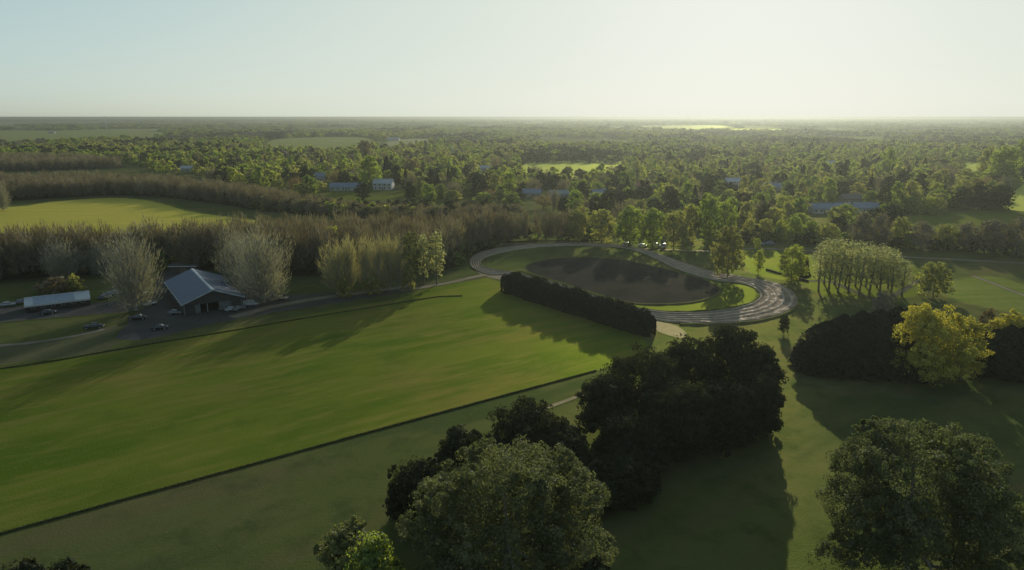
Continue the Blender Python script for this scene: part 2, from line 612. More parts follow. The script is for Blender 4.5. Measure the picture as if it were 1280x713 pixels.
sheet('field', [(400, 237), (440, 236), (520, 240), (500, 249), (430, 251), (400, 245)], 0.05, M['bright_grass'], 5, 8)
sheet('field', [(-40, 172, 12), (-40, 164.5), (80, 163.5), (200, 165), (205, 168, 10), (120, 170.5, 12)], 0.25, M['muted_field'], 40, 60)
sheet('field', [(330, 183, 11), (345, 174), (440, 171.5), (470, 175), (440, 183, 11)], 0.2, M['muted_field'], 25, 40)
sheet('field', [(470, 179, 11), (490, 175), (540, 173.6), (545, 176), (500, 181, 11)], 0.2, M['pale_field'], 20, 40)
sheet('field', [(760, 160.5), (800, 157.6), (890, 156.8), (915, 159), (880, 161.5), (810, 162)], 0.3, M['pale_field'], 60, 100)
sheet('field', [(-40, 156), (-40, 153), (120, 152.6), (190, 154), (120, 156.5)], 0.35, M['pale_field'], 100, 200)
sheet('field', [(1090, 169.5), (1120, 167.4), (1160, 167.2), (1150, 169.6)], 0.3, M['pale_field'], 30, 60)

_r = random.Random(12)
for _ in range(46):
    _y = math.exp(_r.uniform(math.log(1500), math.log(9000)))
    _x = _r.uniform(-0.85, 0.85) * _y
    _w, _d, _a = _y * _r.uniform(0.05, 0.16), _y * _r.uniform(0.05, 0.12), _r.uniform(-0.5, 0.5)
    _q = [(_x + sx * _w * math.cos(_a) - sy * _d * math.sin(_a), _y + sx * _w * math.sin(_a) + sy * _d * math.cos(_a)) for sx, sy in ((-1, -1), (1, -1), (1, 1), (-1, 1))]
    if any(abs(_x - math.fsum(p.x for p in l) / len(l)) < _w * 2.2 and abs(_y - math.fsum(p.y for p in l) / len(l)) < _d * 2.2 for l in SHEETS['field']):
        continue
    sheet('field', _q, 0.12 + 0.00002 * _y, M[_r.choice(['muted_field', 'muted_field', 'muted_field', 'bright_grass', 'pale_field'])], _d * 0.05, 50, True, 'structure', True)

# ------------------------------------------------------------------ track, soil, yard, roads
sheet('ploughed_soil', [(655, 333), (660, 340), (680, 347.5), (720, 360), (760, 372), (787, 378.5), (830, 380.5), (870, 377), (895, 369), (901, 361),
                        (893, 355), (879, 349), (844, 339.5), (815, 332.5), (785, 326), (740, 322), (700, 323), (670, 327)], 0.05, M['plough'], 1.6, 3)
sheet('grass_verge', [(640, 342), (661, 345), (700, 354), (740, 367), (762, 374), (792, 383), (827, 388.5), (879, 388.5), (914, 384.5), (938, 378), (947, 369),
                      (939, 360), (924, 356), (905, 356), (903, 362), (897, 370), (870, 378.5), (830, 382), (787, 380), (755, 372.5), (715, 360), (680, 349), (655, 341)],
      0.042, M['bright_grass'], 0.8, 3)
sheet('worn_ground', [(-80, 468), (-80, 440), (0, 432), (60, 424), (130, 408), (165, 404), (172, 416), (140, 437), (100, 446), (0, 458)], 0.05, M['worn'], 2.5, 4)
sheet('dirt_yard', [(140, 424), (158, 402), (172, 386), (190, 360), (200, 340), (250, 332), (310, 345), (340, 366), (400, 366), (470, 362), (520, 357),
                    (560, 351), (600, 346), (600, 349), (560, 356), (500, 367), (420, 380), (350, 391), (300, 400), (260, 408), (220, 418), (180, 426)],
      0.055, M['yard'], 2.2, 3)
sheet('dirt_yard', [(-60, 388), (0, 384), (30, 382), (110, 379), (175, 372), (180, 388), (100, 396), (0, 404), (-60, 410)], 0.05, M['yard'], 2.2, 4)
sheet('dirt_path', [(590, 335), (604, 340), (625, 338), (645, 340), (655, 346), (640, 352), (622, 350), (600, 344)], 0.06, M['path'], 1.5, 2)
sheet('dirt_path', [(805, 398), (830, 403), (850, 408), (862, 420), (850, 424), (820, 415), (800, 405)], 0.06, M['path'], 1.5, 2)
sheet('dirt_path', [(660, 516), (690, 505), (735, 489), (770, 478), (772, 481), (737, 493), (694, 509), (664, 520)], 0.045, M['path'], 0.6, 2)


def ribbon(name, px, width, z, mat, edge=0.35):
    c = smooth_loop([G(*p).to_2d() for p in px], 4, False)
    V, F, E = [], [], []
    for i, p in enumerate(c):
        t = (c[min(i + 1, len(c) - 1)] - c[max(i - 1, 0)]).normalized()
        nrm = Vector((-t.y, t.x))
        w = width * (1 + 0.2 * noise.noise(Vector((p.x * 0.05, p.y * 0.05, 3))))
        for s, e in ((-0.5, 0.0), (-0.5 + edge, 1.0), (0.5 - edge, 1.0), (0.5, 0.0)):
            q = p + nrm * (s * w)
            V.append((q.x, q.y, z))
            E.append(e)
    for i in range(len(c) - 1):
        for k in range(3):
            a = i * 4 + k
            F.append((a, a + 4, a + 5, a + 1))
    me = mesh_np(name, V, F, mat)
    if me.polygons[0].normal.z < 0:
        me.flip_normals()
    me.attributes.new('edge', 'FLOAT', 'POINT').data.foreach_set('value', np.array(E, dtype=np.float32))
    return tag(link(name, me), kind='structure')


ribbon('road', [(560, 306), (640, 305), (711, 307), (780, 310), (860, 313.5), (895, 314), (940, 311), (1000, 313), (1060, 317), (1130, 321.5), (1180, 324), (1215, 326), (1290, 330), (1420, 340)], 4.5, 0.07, M['path'])
ribbon('farm_track', [(500, 364), (560, 354), (600, 345), (640, 340)], 4, 0.075, M['path'])
ribbon('farm_track', [(1010, 352), (1040, 353), (1100, 374), (1150, 350), (1172, 342)], 3.0, 0.065, M['yard'])
ribbon('farm_track', [(1215, 345), (1235, 352), (1270, 366), (1320, 385)], 2.5, 0.065, M['path'])
ribbon('farm_track', [(-60, 436), (30, 430), (90, 421), (130, 412)], 3.0, 0.08, M['path'])
ribbon('farm_track', [(290, 397), (340, 384), (400, 373), (470, 364), (520, 357)], 5.0, 0.08, M['path'])

OUT = [(997, 373), (996, 383), (983, 391.5), (962, 397.5), (940, 402), (900, 405), (860, 405), (830, 403), (800, 396), (760, 383), (716, 368), (680, 356), (655, 347), (635, 344),
       (612, 344), (596, 339), (587, 331), (590, 321), (606, 314), (645, 307.5), (700, 304.5), (760, 305), (805, 312), (848, 326.5), (891, 339.5), (930, 346.5), (967, 353), (988, 362)]
INN = [(949, 370), (946, 375), (936, 381), (914, 386.5), (900, 388), (879, 391), (850, 392), (827, 391), (792, 385.5), (762, 376), (725, 365), (690, 353), (668, 346.5), (648, 342),
       (630, 340), (613, 337), (602, 332.5), (603, 326), (617, 319.5), (652, 312.5), (702, 308.5), (757, 309), (799, 316), (846, 337.5), (893, 351.5), (918, 354), (936, 358), (946, 364)]


def track():
    o_, i_ = [], []
    a, b = [G(*p).to_2d() for p in OUT], [G(*p).to_2d() for p in INN]
    n, per = len(a), 9
    for i in range(n):
        for j in range(per):
            t = j / per
            for src, dst in ((a, o_), (b, i_)):
                p0, p1, p2, p3 = src[i - 1], src[i], src[(i + 1) % n], src[(i + 2) % n]
                dst.append(0.5 * ((2 * p1) + (-p0 + p2) * t + (2 * p0 - 5 * p1 + 4 * p2 - p3) * t * t + (-p0 + 3 * p1 - 3 * p2 + p3) * t ** 3))
    N, K = len(o_), 41
    V, F, E, RT = [], [], [], []
    L = 0.0
    for i in range(N):
        L += (o_[i] - o_[i - 1]).length
        for k in range(K):
            s = k / (K - 1)
            p = i_[i].lerp(o_[i], s)
            env = min(1.0, s / 0.06, (1 - s) / 0.06)
            ws = s + 0.035 * noise.noise(Vector((p.x * 0.06, p.y * 0.06, 0)))
            rut = 0.5 + 0.5 * math.sin(ws * 2 * math.pi * 5.0 + 0.6)
            h = 0.07 + env * (0.30 * rut ** 1.6 + 0.16 * noise.noise(Vector((p.x * 0.25, p.y * 0.25, 1))) + 0.08 * noise.noise(Vector((p.x * 0.9, p.y * 0.9, 5))))
            h += 0.32 * math.exp(-((s - 0.93) / 0.04) ** 2) + 0.22 * math.exp(-((s - 0.05) / 0.03) ** 2)
            V.append((p.x, p.y, max(h, 0.06)))
            E.append(min(1.0, s / 0.08, (1 - s) / 0.05))
            RT.append(rut)
    for i in range(N):
        j = (i + 1) % N
        for k in range(K - 1):
            F.append((i * K + k, i * K + k + 1, j * K + k + 1, j * K + k))
    me = mesh_np('dirt_track', V, F, M['track'], True)
    if me.polygons[0].normal.z < 0:
        me.flip_normals()
    me.attributes.new('edge', 'FLOAT', 'POINT').data.foreach_set('value', np.array(E, dtype=np.float32))
    me.attributes.new('rut', 'FLOAT', 'POINT').data.foreach_set('value', np.array(RT, dtype=np.float32))
    tag(link('dirt_track', me), kind='structure')


track()


def bank(px, h, w, closed=False, z0=0.0):
    """a low earth bank along a line"""
    c = smooth_loop([G(*p).to_2d() for p in px], 1.5, closed)
    V, F, n = [], [], len(c)
    prof = ((-1.0, -0.05), (-0.6, 0.55), (-0.15, 1.0), (0.25, 0.95), (0.65, 0.5), (1.0, -0.05))
    for i, p in enumerate(c):
        t = (c[(i + 1) % n if closed else min(i + 1, n - 1)] - c[i - 1 if closed else max(i - 1, 0)]).normalized()
        nr = Vector((-t.y, t.x))
        f = 0.75 + 0.5 * noise.noise(Vector((p.x * 0.3, p.y * 0.3, 9)))
        for s, hh in prof:
            q = p + nr * s * w * 0.5
            V.append((q.x, q.y, z0 + h * hh * f))
    k = len(prof)
    for i in range(n if closed else n - 1):
        j = (i + 1) % n
        for m in range(k - 1):
            F.append((i * k + m, i * k + m + 1, j * k + m + 1, j * k + m))
    me = mesh_np('earth_bank', V, F, M['meadow'], True)
    if me.polygons[2].normal.z < 0:
        me.flip_normals()
    tag(link('earth_bank', me), kind='structure')


bank([(640, 342), (680, 349.5), (720, 362), (762, 375.5), (792, 384.8), (827, 390.2), (879, 390), (914, 386), (936, 380.5), (946, 374), (948.5, 369)], 0.7, 1.8)
bank([(650, 339.5), (690, 351), (740, 367.5), (787, 379.5), (830, 381.5), (870, 378.3), (895, 370.5), (901.5, 362)], 0.6, 1.5)
bank([(995, 385), (983, 393), (962, 399), (940, 403.5), (900, 406.5), (850, 406.5)], 0.7, 1.8)


# ------------------------------------------------------------------ foliage builders
def rand_dirs(rng, n):
    v = rng.normal(size=(n, 3))
    return v / np.linalg.norm(v, axis=1, keepdims=True)


def leaf_cards(rng, C, N, size, aspect=0.6, droop=0.0):
    """rhombic leaf sprays at C facing N"""
    n = len(C)
    a = rand_dirs(rng, n)
    if droop:
        a = a * (1 - droop) + np.array([0, 0, -1.0]) * droop
    t1 = np.cross(N, a)
    t1 /= np.linalg.norm(t1, axis=1, keepdims=True) + 1e-9
    t2 = np.cross(N, t1)
    s = (size * rng.uniform(0.55, 1.35, n))[:, None]
    if droop:
        t1, t2 = t2, t1
    V = np.stack([C + t1 * s * 0.5, C + t2 * s * 0.5 * aspect, C - t1 * s * 0.5, C - t2 * s * 0.5 * aspect], 1).reshape(-1, 3)
    F = np.arange(4 * n).reshape(-1, 4)
    return V, F


def lobe_leaves(rng, lobes, n_leaf, n_clump, leaf, clump=0.30, droop=0.0, under=0.7, aspect=0.65, inner=0.12):
    """leaf sprays gathered in clumps over the surface of a set of ellipsoid lobes"""
    lobes = np.array(lobes, float)
    area = (lobes[:, 3] * lobes[:, 4] + lobes[:, 3] * lobes[:, 5]) / 2
    w = area / area.sum()
    cl = rng.choice(len(lobes), n_clump, p=w)
    d = rand_dirs(rng, n_clump)
    d[:, 2] = np.where(d[:, 2] < -under, -d[:, 2], d[:, 2])
    rad = rng.uniform(0.72, 1.02, n_clump)
    cc = lobes[cl, :3] + d * lobes[cl, 3:6] * rad[:, None]
    cr = clump * lobes[cl, 3:6].mean(1) * rng.uniform(0.6, 1.3, n_clump)
    k = rng.integers(0, n_clump, n_leaf)
    dd = rand_dirs(rng, n_leaf)
    P = cc[k] + dd * (cr[k] * rng.uniform(0.25, 1.0, n_leaf) ** 0.5)[:, None] * np.array([1, 1, 0.8])
    Nn = dd * 0.7 + d[k] * 0.5 + rand_dirs(rng, n_leaf) * 0.7
    Nn /= np.linalg.norm(Nn, axis=1, keepdims=True)
    m = int(n_leaf * inner)
    if m:                                   # a little mass inside, so that the crown is not hollow
        j = rng.choice(len(lobes), m, p=w)
        P[:m] = lobes[j, :3] + rand_dirs(rng, m) * lobes[j, 3:6] * rng.uniform(0.2, 0.75, (m, 1))
    return leaf_cards(rng, P, Nn, leaf, aspect, droop)


def make_lobes(rng, Rr, z0, z1, n, form='round', lb=(0.30, 0.52)):
    H = z1 - z0
    L = [(0, 0, z0 + H * 0.52, Rr * 0.66, Rr * 0.66, H * 0.42)]
    for i in range(n):
        t = (i + 0.5) / n
        an = i * 2.39996 + rng.uniform(-0.4, 0.4)
        t = min(0.95, max(0.05, t + rng.uniform(-0.08, 0.08)))
        if form == 'round':
            pr = math.sin(math.pi * (0.16 + 0.72 * t))
        elif form == 'dome':
            pr = 0.86 + 0.22 * t if t < 0.5 else 0.97 * math.sqrt(max(0.05, 1 - ((t - 0.5) / 0.56) ** 2))
        elif form == 'cone':
            pr = 1.02 - 0.85 * t
        elif form == 'spread':
            pr = 0.55 + 0.5 * t if t < 0.75 else 0.95 - 1.6 * (t - 0.75)
        else:
            pr = math.sin(math.pi * (0.10 + 0.80 * t)) ** 0.6
        rl = Rr * rng.uniform(*lb) * (0.6 + 0.4 * pr)
        rr = max(0.0, Rr * pr - rl * 0.8) * (rng.uniform(0.72, 1.24) if n > 30 else rng.uniform(0.8, 1.1))
        L.append((math.cos(an) * rr, math.sin(an) * rr, z0 + H * (0.12 + 0.76 * t), rl, rl, rl * rng.uniform(0.75, 1.1)))
    return L


def trunk_mb(rng, h, r, lobes=None, fork=0.35, n=6):
    mb = MB()
    lean = Vector((rng.uniform(-0.04, 0.04), rng.uniform(-0.04, 0.04), 0)) * h
    P = [Vector((0, 0, -0.15)), Vector((0, 0, 0.25)) + lean * 0.05, Vector((0, 0, h * fork)) + lean * 0.5, Vector((0, 0, h * 0.8)) + lean]
    mb.tube(P, [r * 1.5, r, r * 0.75, r * 0.22], n)
    for l in (lobes or [])[1:9]:
        a = Vector((0, 0, h * rng.uniform(fork * 0.7, fork * 1.5))) + lean * 0.4
        e = Vector(l[:3])
        mid = a.lerp(e, 0.5) + Vector((0, 0, -0.06 * h))
        mb.tube([a, mid, e], [r * 0.5, r * 0.32, r * 0.1], 5)
    return mb


PROTO = {}


def proto_broad(key, seed, h, Rr, form, n_lobe, n_leaf, n_clump, leaf, z0f=0.16, clump=0.34):
    rng = np.random.default_rng(seed)
    L = make_lobes(rng, Rr, h * z0f, h, n_lobe, form)
    V, F = lobe_leaves(rng, L, n_leaf, n_clump, leaf, clump)
    zt = np.percentile(V[:, 2], 99.5)
    PROTO.setdefault(key, []).append((mesh_np('crown_' + key, V, F, FO['green']), trunk_mb(rng, h, h * 0.014, L).mesh('trunk_' + key, M['bark']), zt, 2 * Rr))


def proto_conifer(key, seed, h, Rr, n_leaf, leaf, full=1.0):
    rng = np.random.default_rng(seed)
    t = rng.uniform(0, 1, n_leaf) ** 0.8
    an = rng.uniform(0, 2 * math.pi, n_leaf)
    lump = 0.82 + 0.18 * np.sin(an * 3 + 5 * t) + 0.12 * np.sin(an * 7 + 23 * t)
    lump *= 1 - 0.12 * (t > 0.9)
    prof = (1 - t ** full) ** 0.8 * (0.75 + 0.25 * np.minimum(1, t / 0.12))
    r = Rr * prof * lump * rng.uniform(0.72, 1.0, n_leaf)
    z = h * (0.03 + 0.97 * t) - 0.25 * r
    P = np.stack([r * np.cos(an), r * np.sin(an), z], 1)
    Nn = np.stack([np.cos(an), np.sin(an), np.full(n_leaf, 0.5)], 1) + rand_dirs(rng, n_leaf) * 0.8
    Nn /= np.linalg.norm(Nn, axis=1, keepdims=True)
    V, F = leaf_cards(rng, P, Nn, leaf, 0.55, 0.35)
    PROTO.setdefault(key, []).append((mesh_np('crown_' + key, V, F, FO['conifer']), MB().tube([(0, 0, -0.1), (0, 0, h * 0.5), (0, 0, h * 0.95)], [h * 0.022, h * 0.014, 0.03]).mesh('trunk_' + key, M['bark']), h, 2 * Rr))


def slivers(rng, A, D, length, width):
    """thin twigs: slim triangles from A along D"""
    n = len(A)
    s = rand_dirs(rng, n)
    t = np.cross(D, s)
    t /= np.linalg.norm(t, axis=1, keepdims=True) + 1e-9
    ln = (length * rng.uniform(0.5, 1.4, n))[:, None]
    wd = (width * rng.uniform(0.6, 1.3, n))[:, None]
    V = np.stack([A - t * wd * 0.5, A + t * wd * 0.5, A + D * ln], 1).reshape(-1, 3)
    return V, np.arange(3 * n).reshape(-1, 3)


def proto_bare(key, seed, h, Rr, n_limb, n_twig, tl, tw, z0f=0.12, up=1.0, bark='palebark', form='fan', twig='pale', mainw=1.0):
    """leafless tree: trunk, ascending limbs, and a haze of fine twigs as the crown"""
    rng = np.random.default_rng(seed)
    mb = trunk_mb(rng, h, h * 0.022 * mainw)
    A, D = [], []
    for i in range(n_limb):
        t = rng.uniform(0.1, 0.85)
        an = i * 2.39996 + rng.uniform(-0.4, 0.4)
        t = (i + rng.uniform(0, 1)) / n_limb
        a = np.array([0, 0, h * (z0f * 0.7 + t * 0.40)])
        zt = z0f + 0.16 + t * (0.80 - z0f)
        rr = Rr * (0.35 + 0.65 * rng.uniform(0, 1) ** 0.6) * math.sin(math.pi * (0.20 + 0.72 * t)) ** 0.75
        e = np.array([math.cos(an) * rr, math.sin(an) * rr, h * zt])
        mid = a * 0.5 + e * 0.5 + np.array([math.cos(an), math.sin(an), -0.5]) * rr * 0.18
        ld = (e - a) / np.linalg.norm(e - a)
        mb.tube([a, mid, e], [h * 0.011 * mainw, h * 0.0075 * mainw, h * 0.002], 4)
        m = n_twig // n_limb
        u = rng.uniform(0.25, 1.0, m)[:, None]
        P = (1 - u) ** 2 * a + 2 * u * (1 - u) * mid + u * u * e
        P = P + rand_dirs(rng, m) * np.array([1, 1, 0.9]) * (Rr * 0.26 * (0.5 + u))
        d = rand_dirs(rng, m) * 0.42 + ld * 0.7 + np.array([math.cos(an) * 0.12, math.sin(an) * 0.12, 0.45 * up])
        A.append(P)
        D.append(d / np.linalg.norm(d, axis=1, keepdims=True))
    A, D = np.concatenate(A), np.concatenate(D)
    V, F = slivers(rng, A, D, tl, tw)
    zt = np.percentile(V[:, 2], 99.5)
    PROTO.setdefault(key, []).append((mesh_np('crown_' + key, V, F, FO[twig]), mb.mesh('trunk_' + key, M[bark]), zt, 2 * Rr))


for s in range(3):
    proto_broad('round', 10 + s, 10, 4.6, 'dome', 12, 2600, 150, 0.75, -0.05)
for s in range(2):
    proto_broad('tall', 20 + s, 14, 4.0, 'oval', 14, 2700, 160, 0.75, -0.03)
for s in range(2):
    proto_broad('spread', 30 + s, 10, 6.0, 'dome', 13, 2700, 160, 0.75, 0.0)
for s in range(2):
    proto_conifer('cone', 40 + s, 12, 3.2, 1100, 0.95)
for s in range(3):
    proto_bare('bare', 50 + s, 12, 4.4, 12, 1500, 1.5, 0.16, bark='bark', twig='twig')
for s in range(2):
    proto_broad('bush', 60 + s, 4, 2.6, 'dome', 9, 1100, 80, 0.5, -0.1)
# tiny trees for woods and the far plain
for s in range(4):
    proto_broad('far', 70 + s, 11, 5.0, 'dome', 8, 420, 50, 1.7, -0.08, 0.4)
for s in range(4):
    proto_bare('wood', 80 + s, 13, 3.4, 10, 620, 1.7, 0.24, up=0.9, bark='bark', twig='twigdark')
TREE_OBJS = []


def place(kind, mat, x, y, h, w, label, cat='tree', group=None, name=None, var=None, bark=None, rz=None, rnd=random.Random(5)):
    cr, tk, H0, W0 = PROTO[kind][rnd.randrange(len(PROTO[kind])) if var is None else var]
    root = empty(name or 'tree', (x, y, 0), rnd.uniform(0, 6.28) if rz is None else rz, (w / W0, w / W0, h / H0))
    tag(root, label, cat, group)
    link('crown', cr, root, FO[mat])
    link('trunk', tk, root, M[bark] if bark else None)
    return root


def bypx(kind, mat, px, base, top, wpx, label, **kw):
    p = G(px, base)
    q = AT(px, top, p.y)
    d = p.y * CP + (HCAM - q.z * 0.5) * SP
    return place(kind, mat, p.x, p.y, q.z, wpx / FPX * d, label, **kw)


# ------------------------------------------------------------------ the big trees near the camera
def big_tree(px, top, Y, width, label, mat, seed, n_leaf, leaf, form='round', n_lobe=16, z0=0.12, name='tree', group=None, droop=0.0, clump=0.26, n_clump=None, bark='bark', cat='tree', under=0.35):
    p = AT(px, top, Y)
    h = p.z
    rng = np.random.default_rng(seed)
    root = empty(name, (p.x, Y, 0), 0)
    tag(root, label, cat, group)
    Rr = width / 2
    L = make_lobes(rng, Rr, h * z0, h * 0.985, n_lobe, form, (0.17, 0.34) if n_lobe > 30 else ((0.36, 0.55) if mat == 'yellow' else (0.30, 0.48)))
    V, F = lobe_leaves(rng, L, n_leaf, n_clump or n_lobe * 16, leaf, clump, droop, under)
    V[:, 2] *= h / np.percentile(V[:, 2], 99.9)
    V[:, 2] = np.maximum(V[:, 2], 0.2)
    link('crown', mesh_np('crown', V, F, FO[mat]), root)
    link('trunk', trunk_mb(rng, h, h * 0.022, L, n=10).mesh('trunk', M[bark], 0, True), root)
    return root


big_tree(634, 566, 76, 25, 'huge grey-green eucalyptus with sunlit tufted rim, nearest tree in the middle of the lower edge', 'euc', 1, 150000, 0.29, 'dome', 62, -0.02, 'eucalyptus_tree', None, 0.35, 0.26, 1300, 'palebark')
big_tree(1162, 536, 78, 24.5, 'huge grey-green eucalyptus standing alone below the shade of the yellow tree', 'euc', 2, 150000, 0.29, 'dome', 62, -0.02, 'eucalyptus_tree', None, 0.35, 0.26, 1300, 'palebark')
for i, (px, top, Y, w, lab) in enumerate([
        (805, 436, 127, 17, 'tall dark tree at the end of the low hedge, next to the pale path'),
        (757, 470, 121, 12, 'dark tree leaning out over the pale dirt path beside the low hedge end'),
        (862, 421, 134, 14, 'dark tree in the big clump, between its two tallest crowns'),
        (916, 409, 137, 16, 'tallest dark round-headed tree of the big clump below the dirt track'),
        (952, 432, 131, 9.5, 'dark tree at the clump edge nearest the lone sapling'),
        (950, 470, 121, 10, 'lower dark tree at the clump edge along the grass lane'),
        (850, 480, 115, 15, 'dark tree on the shaded front of the big clump'),
        (905, 480, 118, 14, 'dark bushy tree in front of the tallest round-headed tree'),
        (790, 520, 108, 13, 'dark tree at the front foot of the big clump, behind the eucalyptus'),
        (660, 506, 108, 14, 'dark domed tree just behind the central eucalyptus crown'),
        (575, 535, 102, 9.5, 'dark small-headed tree next to the domed one, toward the lawn'),
        (520, 577, 93, 10.5, 'dark rounded tree at the lawn edge beside the central eucalyptus'),
        (735, 578, 98, 12, 'dark low tree in the hollow between the eucalyptus and the big clump'),
        (698, 532, 106, 11, 'dark tree beside the domed one, facing the big clump'),
        (785, 565, 100, 12, 'dark bush-like tree at the shaded foot of the big clump'),
        (615, 548, 104, 11, 'dark tree tucked between the domed and the small-headed tree'),
        (548, 592, 91, 10, 'dark tree between the rounded one and the central eucalyptus'),
        (715, 545, 103, 9, 'dark tree filling the gap between the domed tree and the big clump')]):
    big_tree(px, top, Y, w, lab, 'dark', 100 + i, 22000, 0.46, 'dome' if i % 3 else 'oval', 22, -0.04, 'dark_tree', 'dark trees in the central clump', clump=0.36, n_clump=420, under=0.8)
big_tree(432, 652, 76, 8.5, 'yellow-green leafy shrub-like tree at the foot of the central eucalyptus', 'spring', 130, 9000, 0.42, 'oval', 9, 0.02, 'leafy_tree', None, 0.1)
big_tree(462, 668, 72, 8.0, 'dull green low tree between the yellow-green one and the eucalyptus', 'green', 131, 9000, 0.42, 'round', 9, 0.02, 'leafy_tree', None, 0.1)
for i, (px, top, Y, w, lab) in enumerate([(25, 703, 63, 7, 'dark treetop poking up at the lower corner of the field'), (80, 700, 64, 6, 'dark treetop beside the corner one, further along the field edge'),
                                         (745, 702, 68, 6, 'dark low tree under the side of the central eucalyptus')]):
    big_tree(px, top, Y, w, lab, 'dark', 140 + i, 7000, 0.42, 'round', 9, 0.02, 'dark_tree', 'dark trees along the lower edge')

# ------------------------------------------------------------------ clipped hedge beside the track
def hedge(name, a, b, w, h, label, mat, n_leaf, leaf, seed, cat='hedge', taper=0.15):
    """one long clipped hedge: a leafy body over a row of stems"""
    a, b = Vector(a[:2]), Vector(b[:2])
    t = (b - a).normalized()
    L = (b - a).length
    ang = math.atan2(t.y, t.x)
    root = empty(name, (a.x, a.y, 0), ang)
    tag(root, label, cat)
    rng = np.random.default_rng(seed)
    x = rng.uniform(0, L, n_leaf)
    th = rng.uniform(-0.25, math.pi + 0.25, n_leaf)
    lump = 1 + 0.06 * np.sin(x * 0.37 + 1) + 0.05 * np.sin(x * 1.31) + 0.07 * np.sin(x * 0.9) * np.sin(th * 3 + x * 0.3) + 0.05 * np.sin(x * 2.3 + th * 5)
    rr = lump * rng.uniform(0.80, 1.0, n_leaf)
    ce = np.abs(np.cos(th)) ** 0.5 * np.sign(np.cos(th))
    se = np.abs(np.sin(th)) ** 0.6 * np.sign(np.sin(th))
    endf = np.clip(np.minimum(x, L - x) / (w * 0.6), 0, 1) ** 0.45
    y = ce * w * 0.5 * rr * (0.25 + 0.75 * endf)
    z = np.maximum(0.1, h * (0.10 + 0.9 * se) * rr * (0.35 + 0.65 * endf))
    P = np.stack([x, y, z], 1)
    Nn = np.stack([rng.normal(0, 0.4, n_leaf), np.cos(th), np.sin(th)], 1) + rand_dirs(rng, n_leaf) * 0.7
    Nn /= np.linalg.norm(Nn, axis=1, keepdims=True)
    V, F = leaf_cards(rng, P, Nn, leaf, 0.65)
    link('foliage', mesh_np('foliage', V, F, FO[mat]), root)
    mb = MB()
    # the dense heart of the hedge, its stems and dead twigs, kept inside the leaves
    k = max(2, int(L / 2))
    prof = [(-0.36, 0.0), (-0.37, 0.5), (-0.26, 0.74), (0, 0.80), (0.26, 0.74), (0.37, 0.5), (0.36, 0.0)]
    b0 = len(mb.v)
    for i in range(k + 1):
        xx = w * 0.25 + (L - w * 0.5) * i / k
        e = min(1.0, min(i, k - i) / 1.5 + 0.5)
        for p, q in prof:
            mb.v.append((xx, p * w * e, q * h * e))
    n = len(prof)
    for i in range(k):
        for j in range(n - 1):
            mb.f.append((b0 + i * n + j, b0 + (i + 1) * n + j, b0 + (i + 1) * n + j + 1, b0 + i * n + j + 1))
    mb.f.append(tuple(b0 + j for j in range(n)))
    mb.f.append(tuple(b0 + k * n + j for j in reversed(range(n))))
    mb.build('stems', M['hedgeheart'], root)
    return root


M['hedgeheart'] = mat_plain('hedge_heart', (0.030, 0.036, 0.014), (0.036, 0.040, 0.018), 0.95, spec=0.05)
hedge('tall_hedge', G(630, 362), G(816, 420), 6.5, 6.8, 'tall dark clipped hedge running beside the straight of the dirt track', 'conifer', 42000, 0.55, 7)


def low_hedge(pts, h, w, label, seed, n_per_m=70):
    c = smooth_loop([G(*p).to_2d() for p in pts], 1.0, False)
    o0 = c[0]
    root = empty('low_hedge', (o0.x, o0.y, 0))
    tag(root, label, 'hedge', 'low hedges along the lawn')
    rng = np.random.default_rng(seed)
    C = np.array([(p.x - o0.x, p.y - o0.y) for p in c])
    T = np.gradient(C, axis=0)
    T /= np.linalg.norm(T, axis=1, keepdims=True)
    n = int(len(c) * n_per_m)
    k = rng.uniform(0, len(c) - 1.001, n)
    i0 = k.astype(int)
    f = (k - i0)[:, None]
    P2 = C[i0] * (1 - f) + C[i0 + 1] * f
    nr = np.stack([-T[i0][:, 1], T[i0][:, 0]], 1)
    th = rng.uniform(-0.2, math.pi + 0.2, n)
    ce = np.abs(np.cos(th)) ** 0.5 * np.sign(np.cos(th))
    lump = 1 + 0.15 * np.sin(k * 0.7) * np.sin(k * 0.23)
    P = np.concatenate([P2 + nr * (ce * w * 0.5 * rng.uniform(0.8, 1.05, n))[:, None], (np.maximum(0.06, h * np.abs(np.sin(th)) ** 0.5 * lump * rng.uniform(0.85, 1.05, n)))[:, None]], 1)
    Nn = np.concatenate([nr * np.cos(th)[:, None], np.sin(th)[:, None]], 1) + rand_dirs(rng, n) * 0.8
    Nn /= np.linalg.norm(Nn, axis=1, keepdims=True)
    V, F = leaf_cards(rng, P, Nn, 0.22, 0.7)
    link('foliage', mesh_np('foliage', V, F, FO['hedgeleaf']), root)
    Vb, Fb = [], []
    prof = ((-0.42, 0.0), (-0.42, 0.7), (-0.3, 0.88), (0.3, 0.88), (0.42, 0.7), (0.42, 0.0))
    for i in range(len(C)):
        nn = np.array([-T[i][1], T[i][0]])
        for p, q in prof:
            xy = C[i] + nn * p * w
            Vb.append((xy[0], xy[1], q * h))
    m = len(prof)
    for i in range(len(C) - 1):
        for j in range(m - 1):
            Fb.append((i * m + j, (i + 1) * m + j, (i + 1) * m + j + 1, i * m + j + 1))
    link('stems', mesh_np('stems', Vb, Fb, M['hedgeheart']), root)


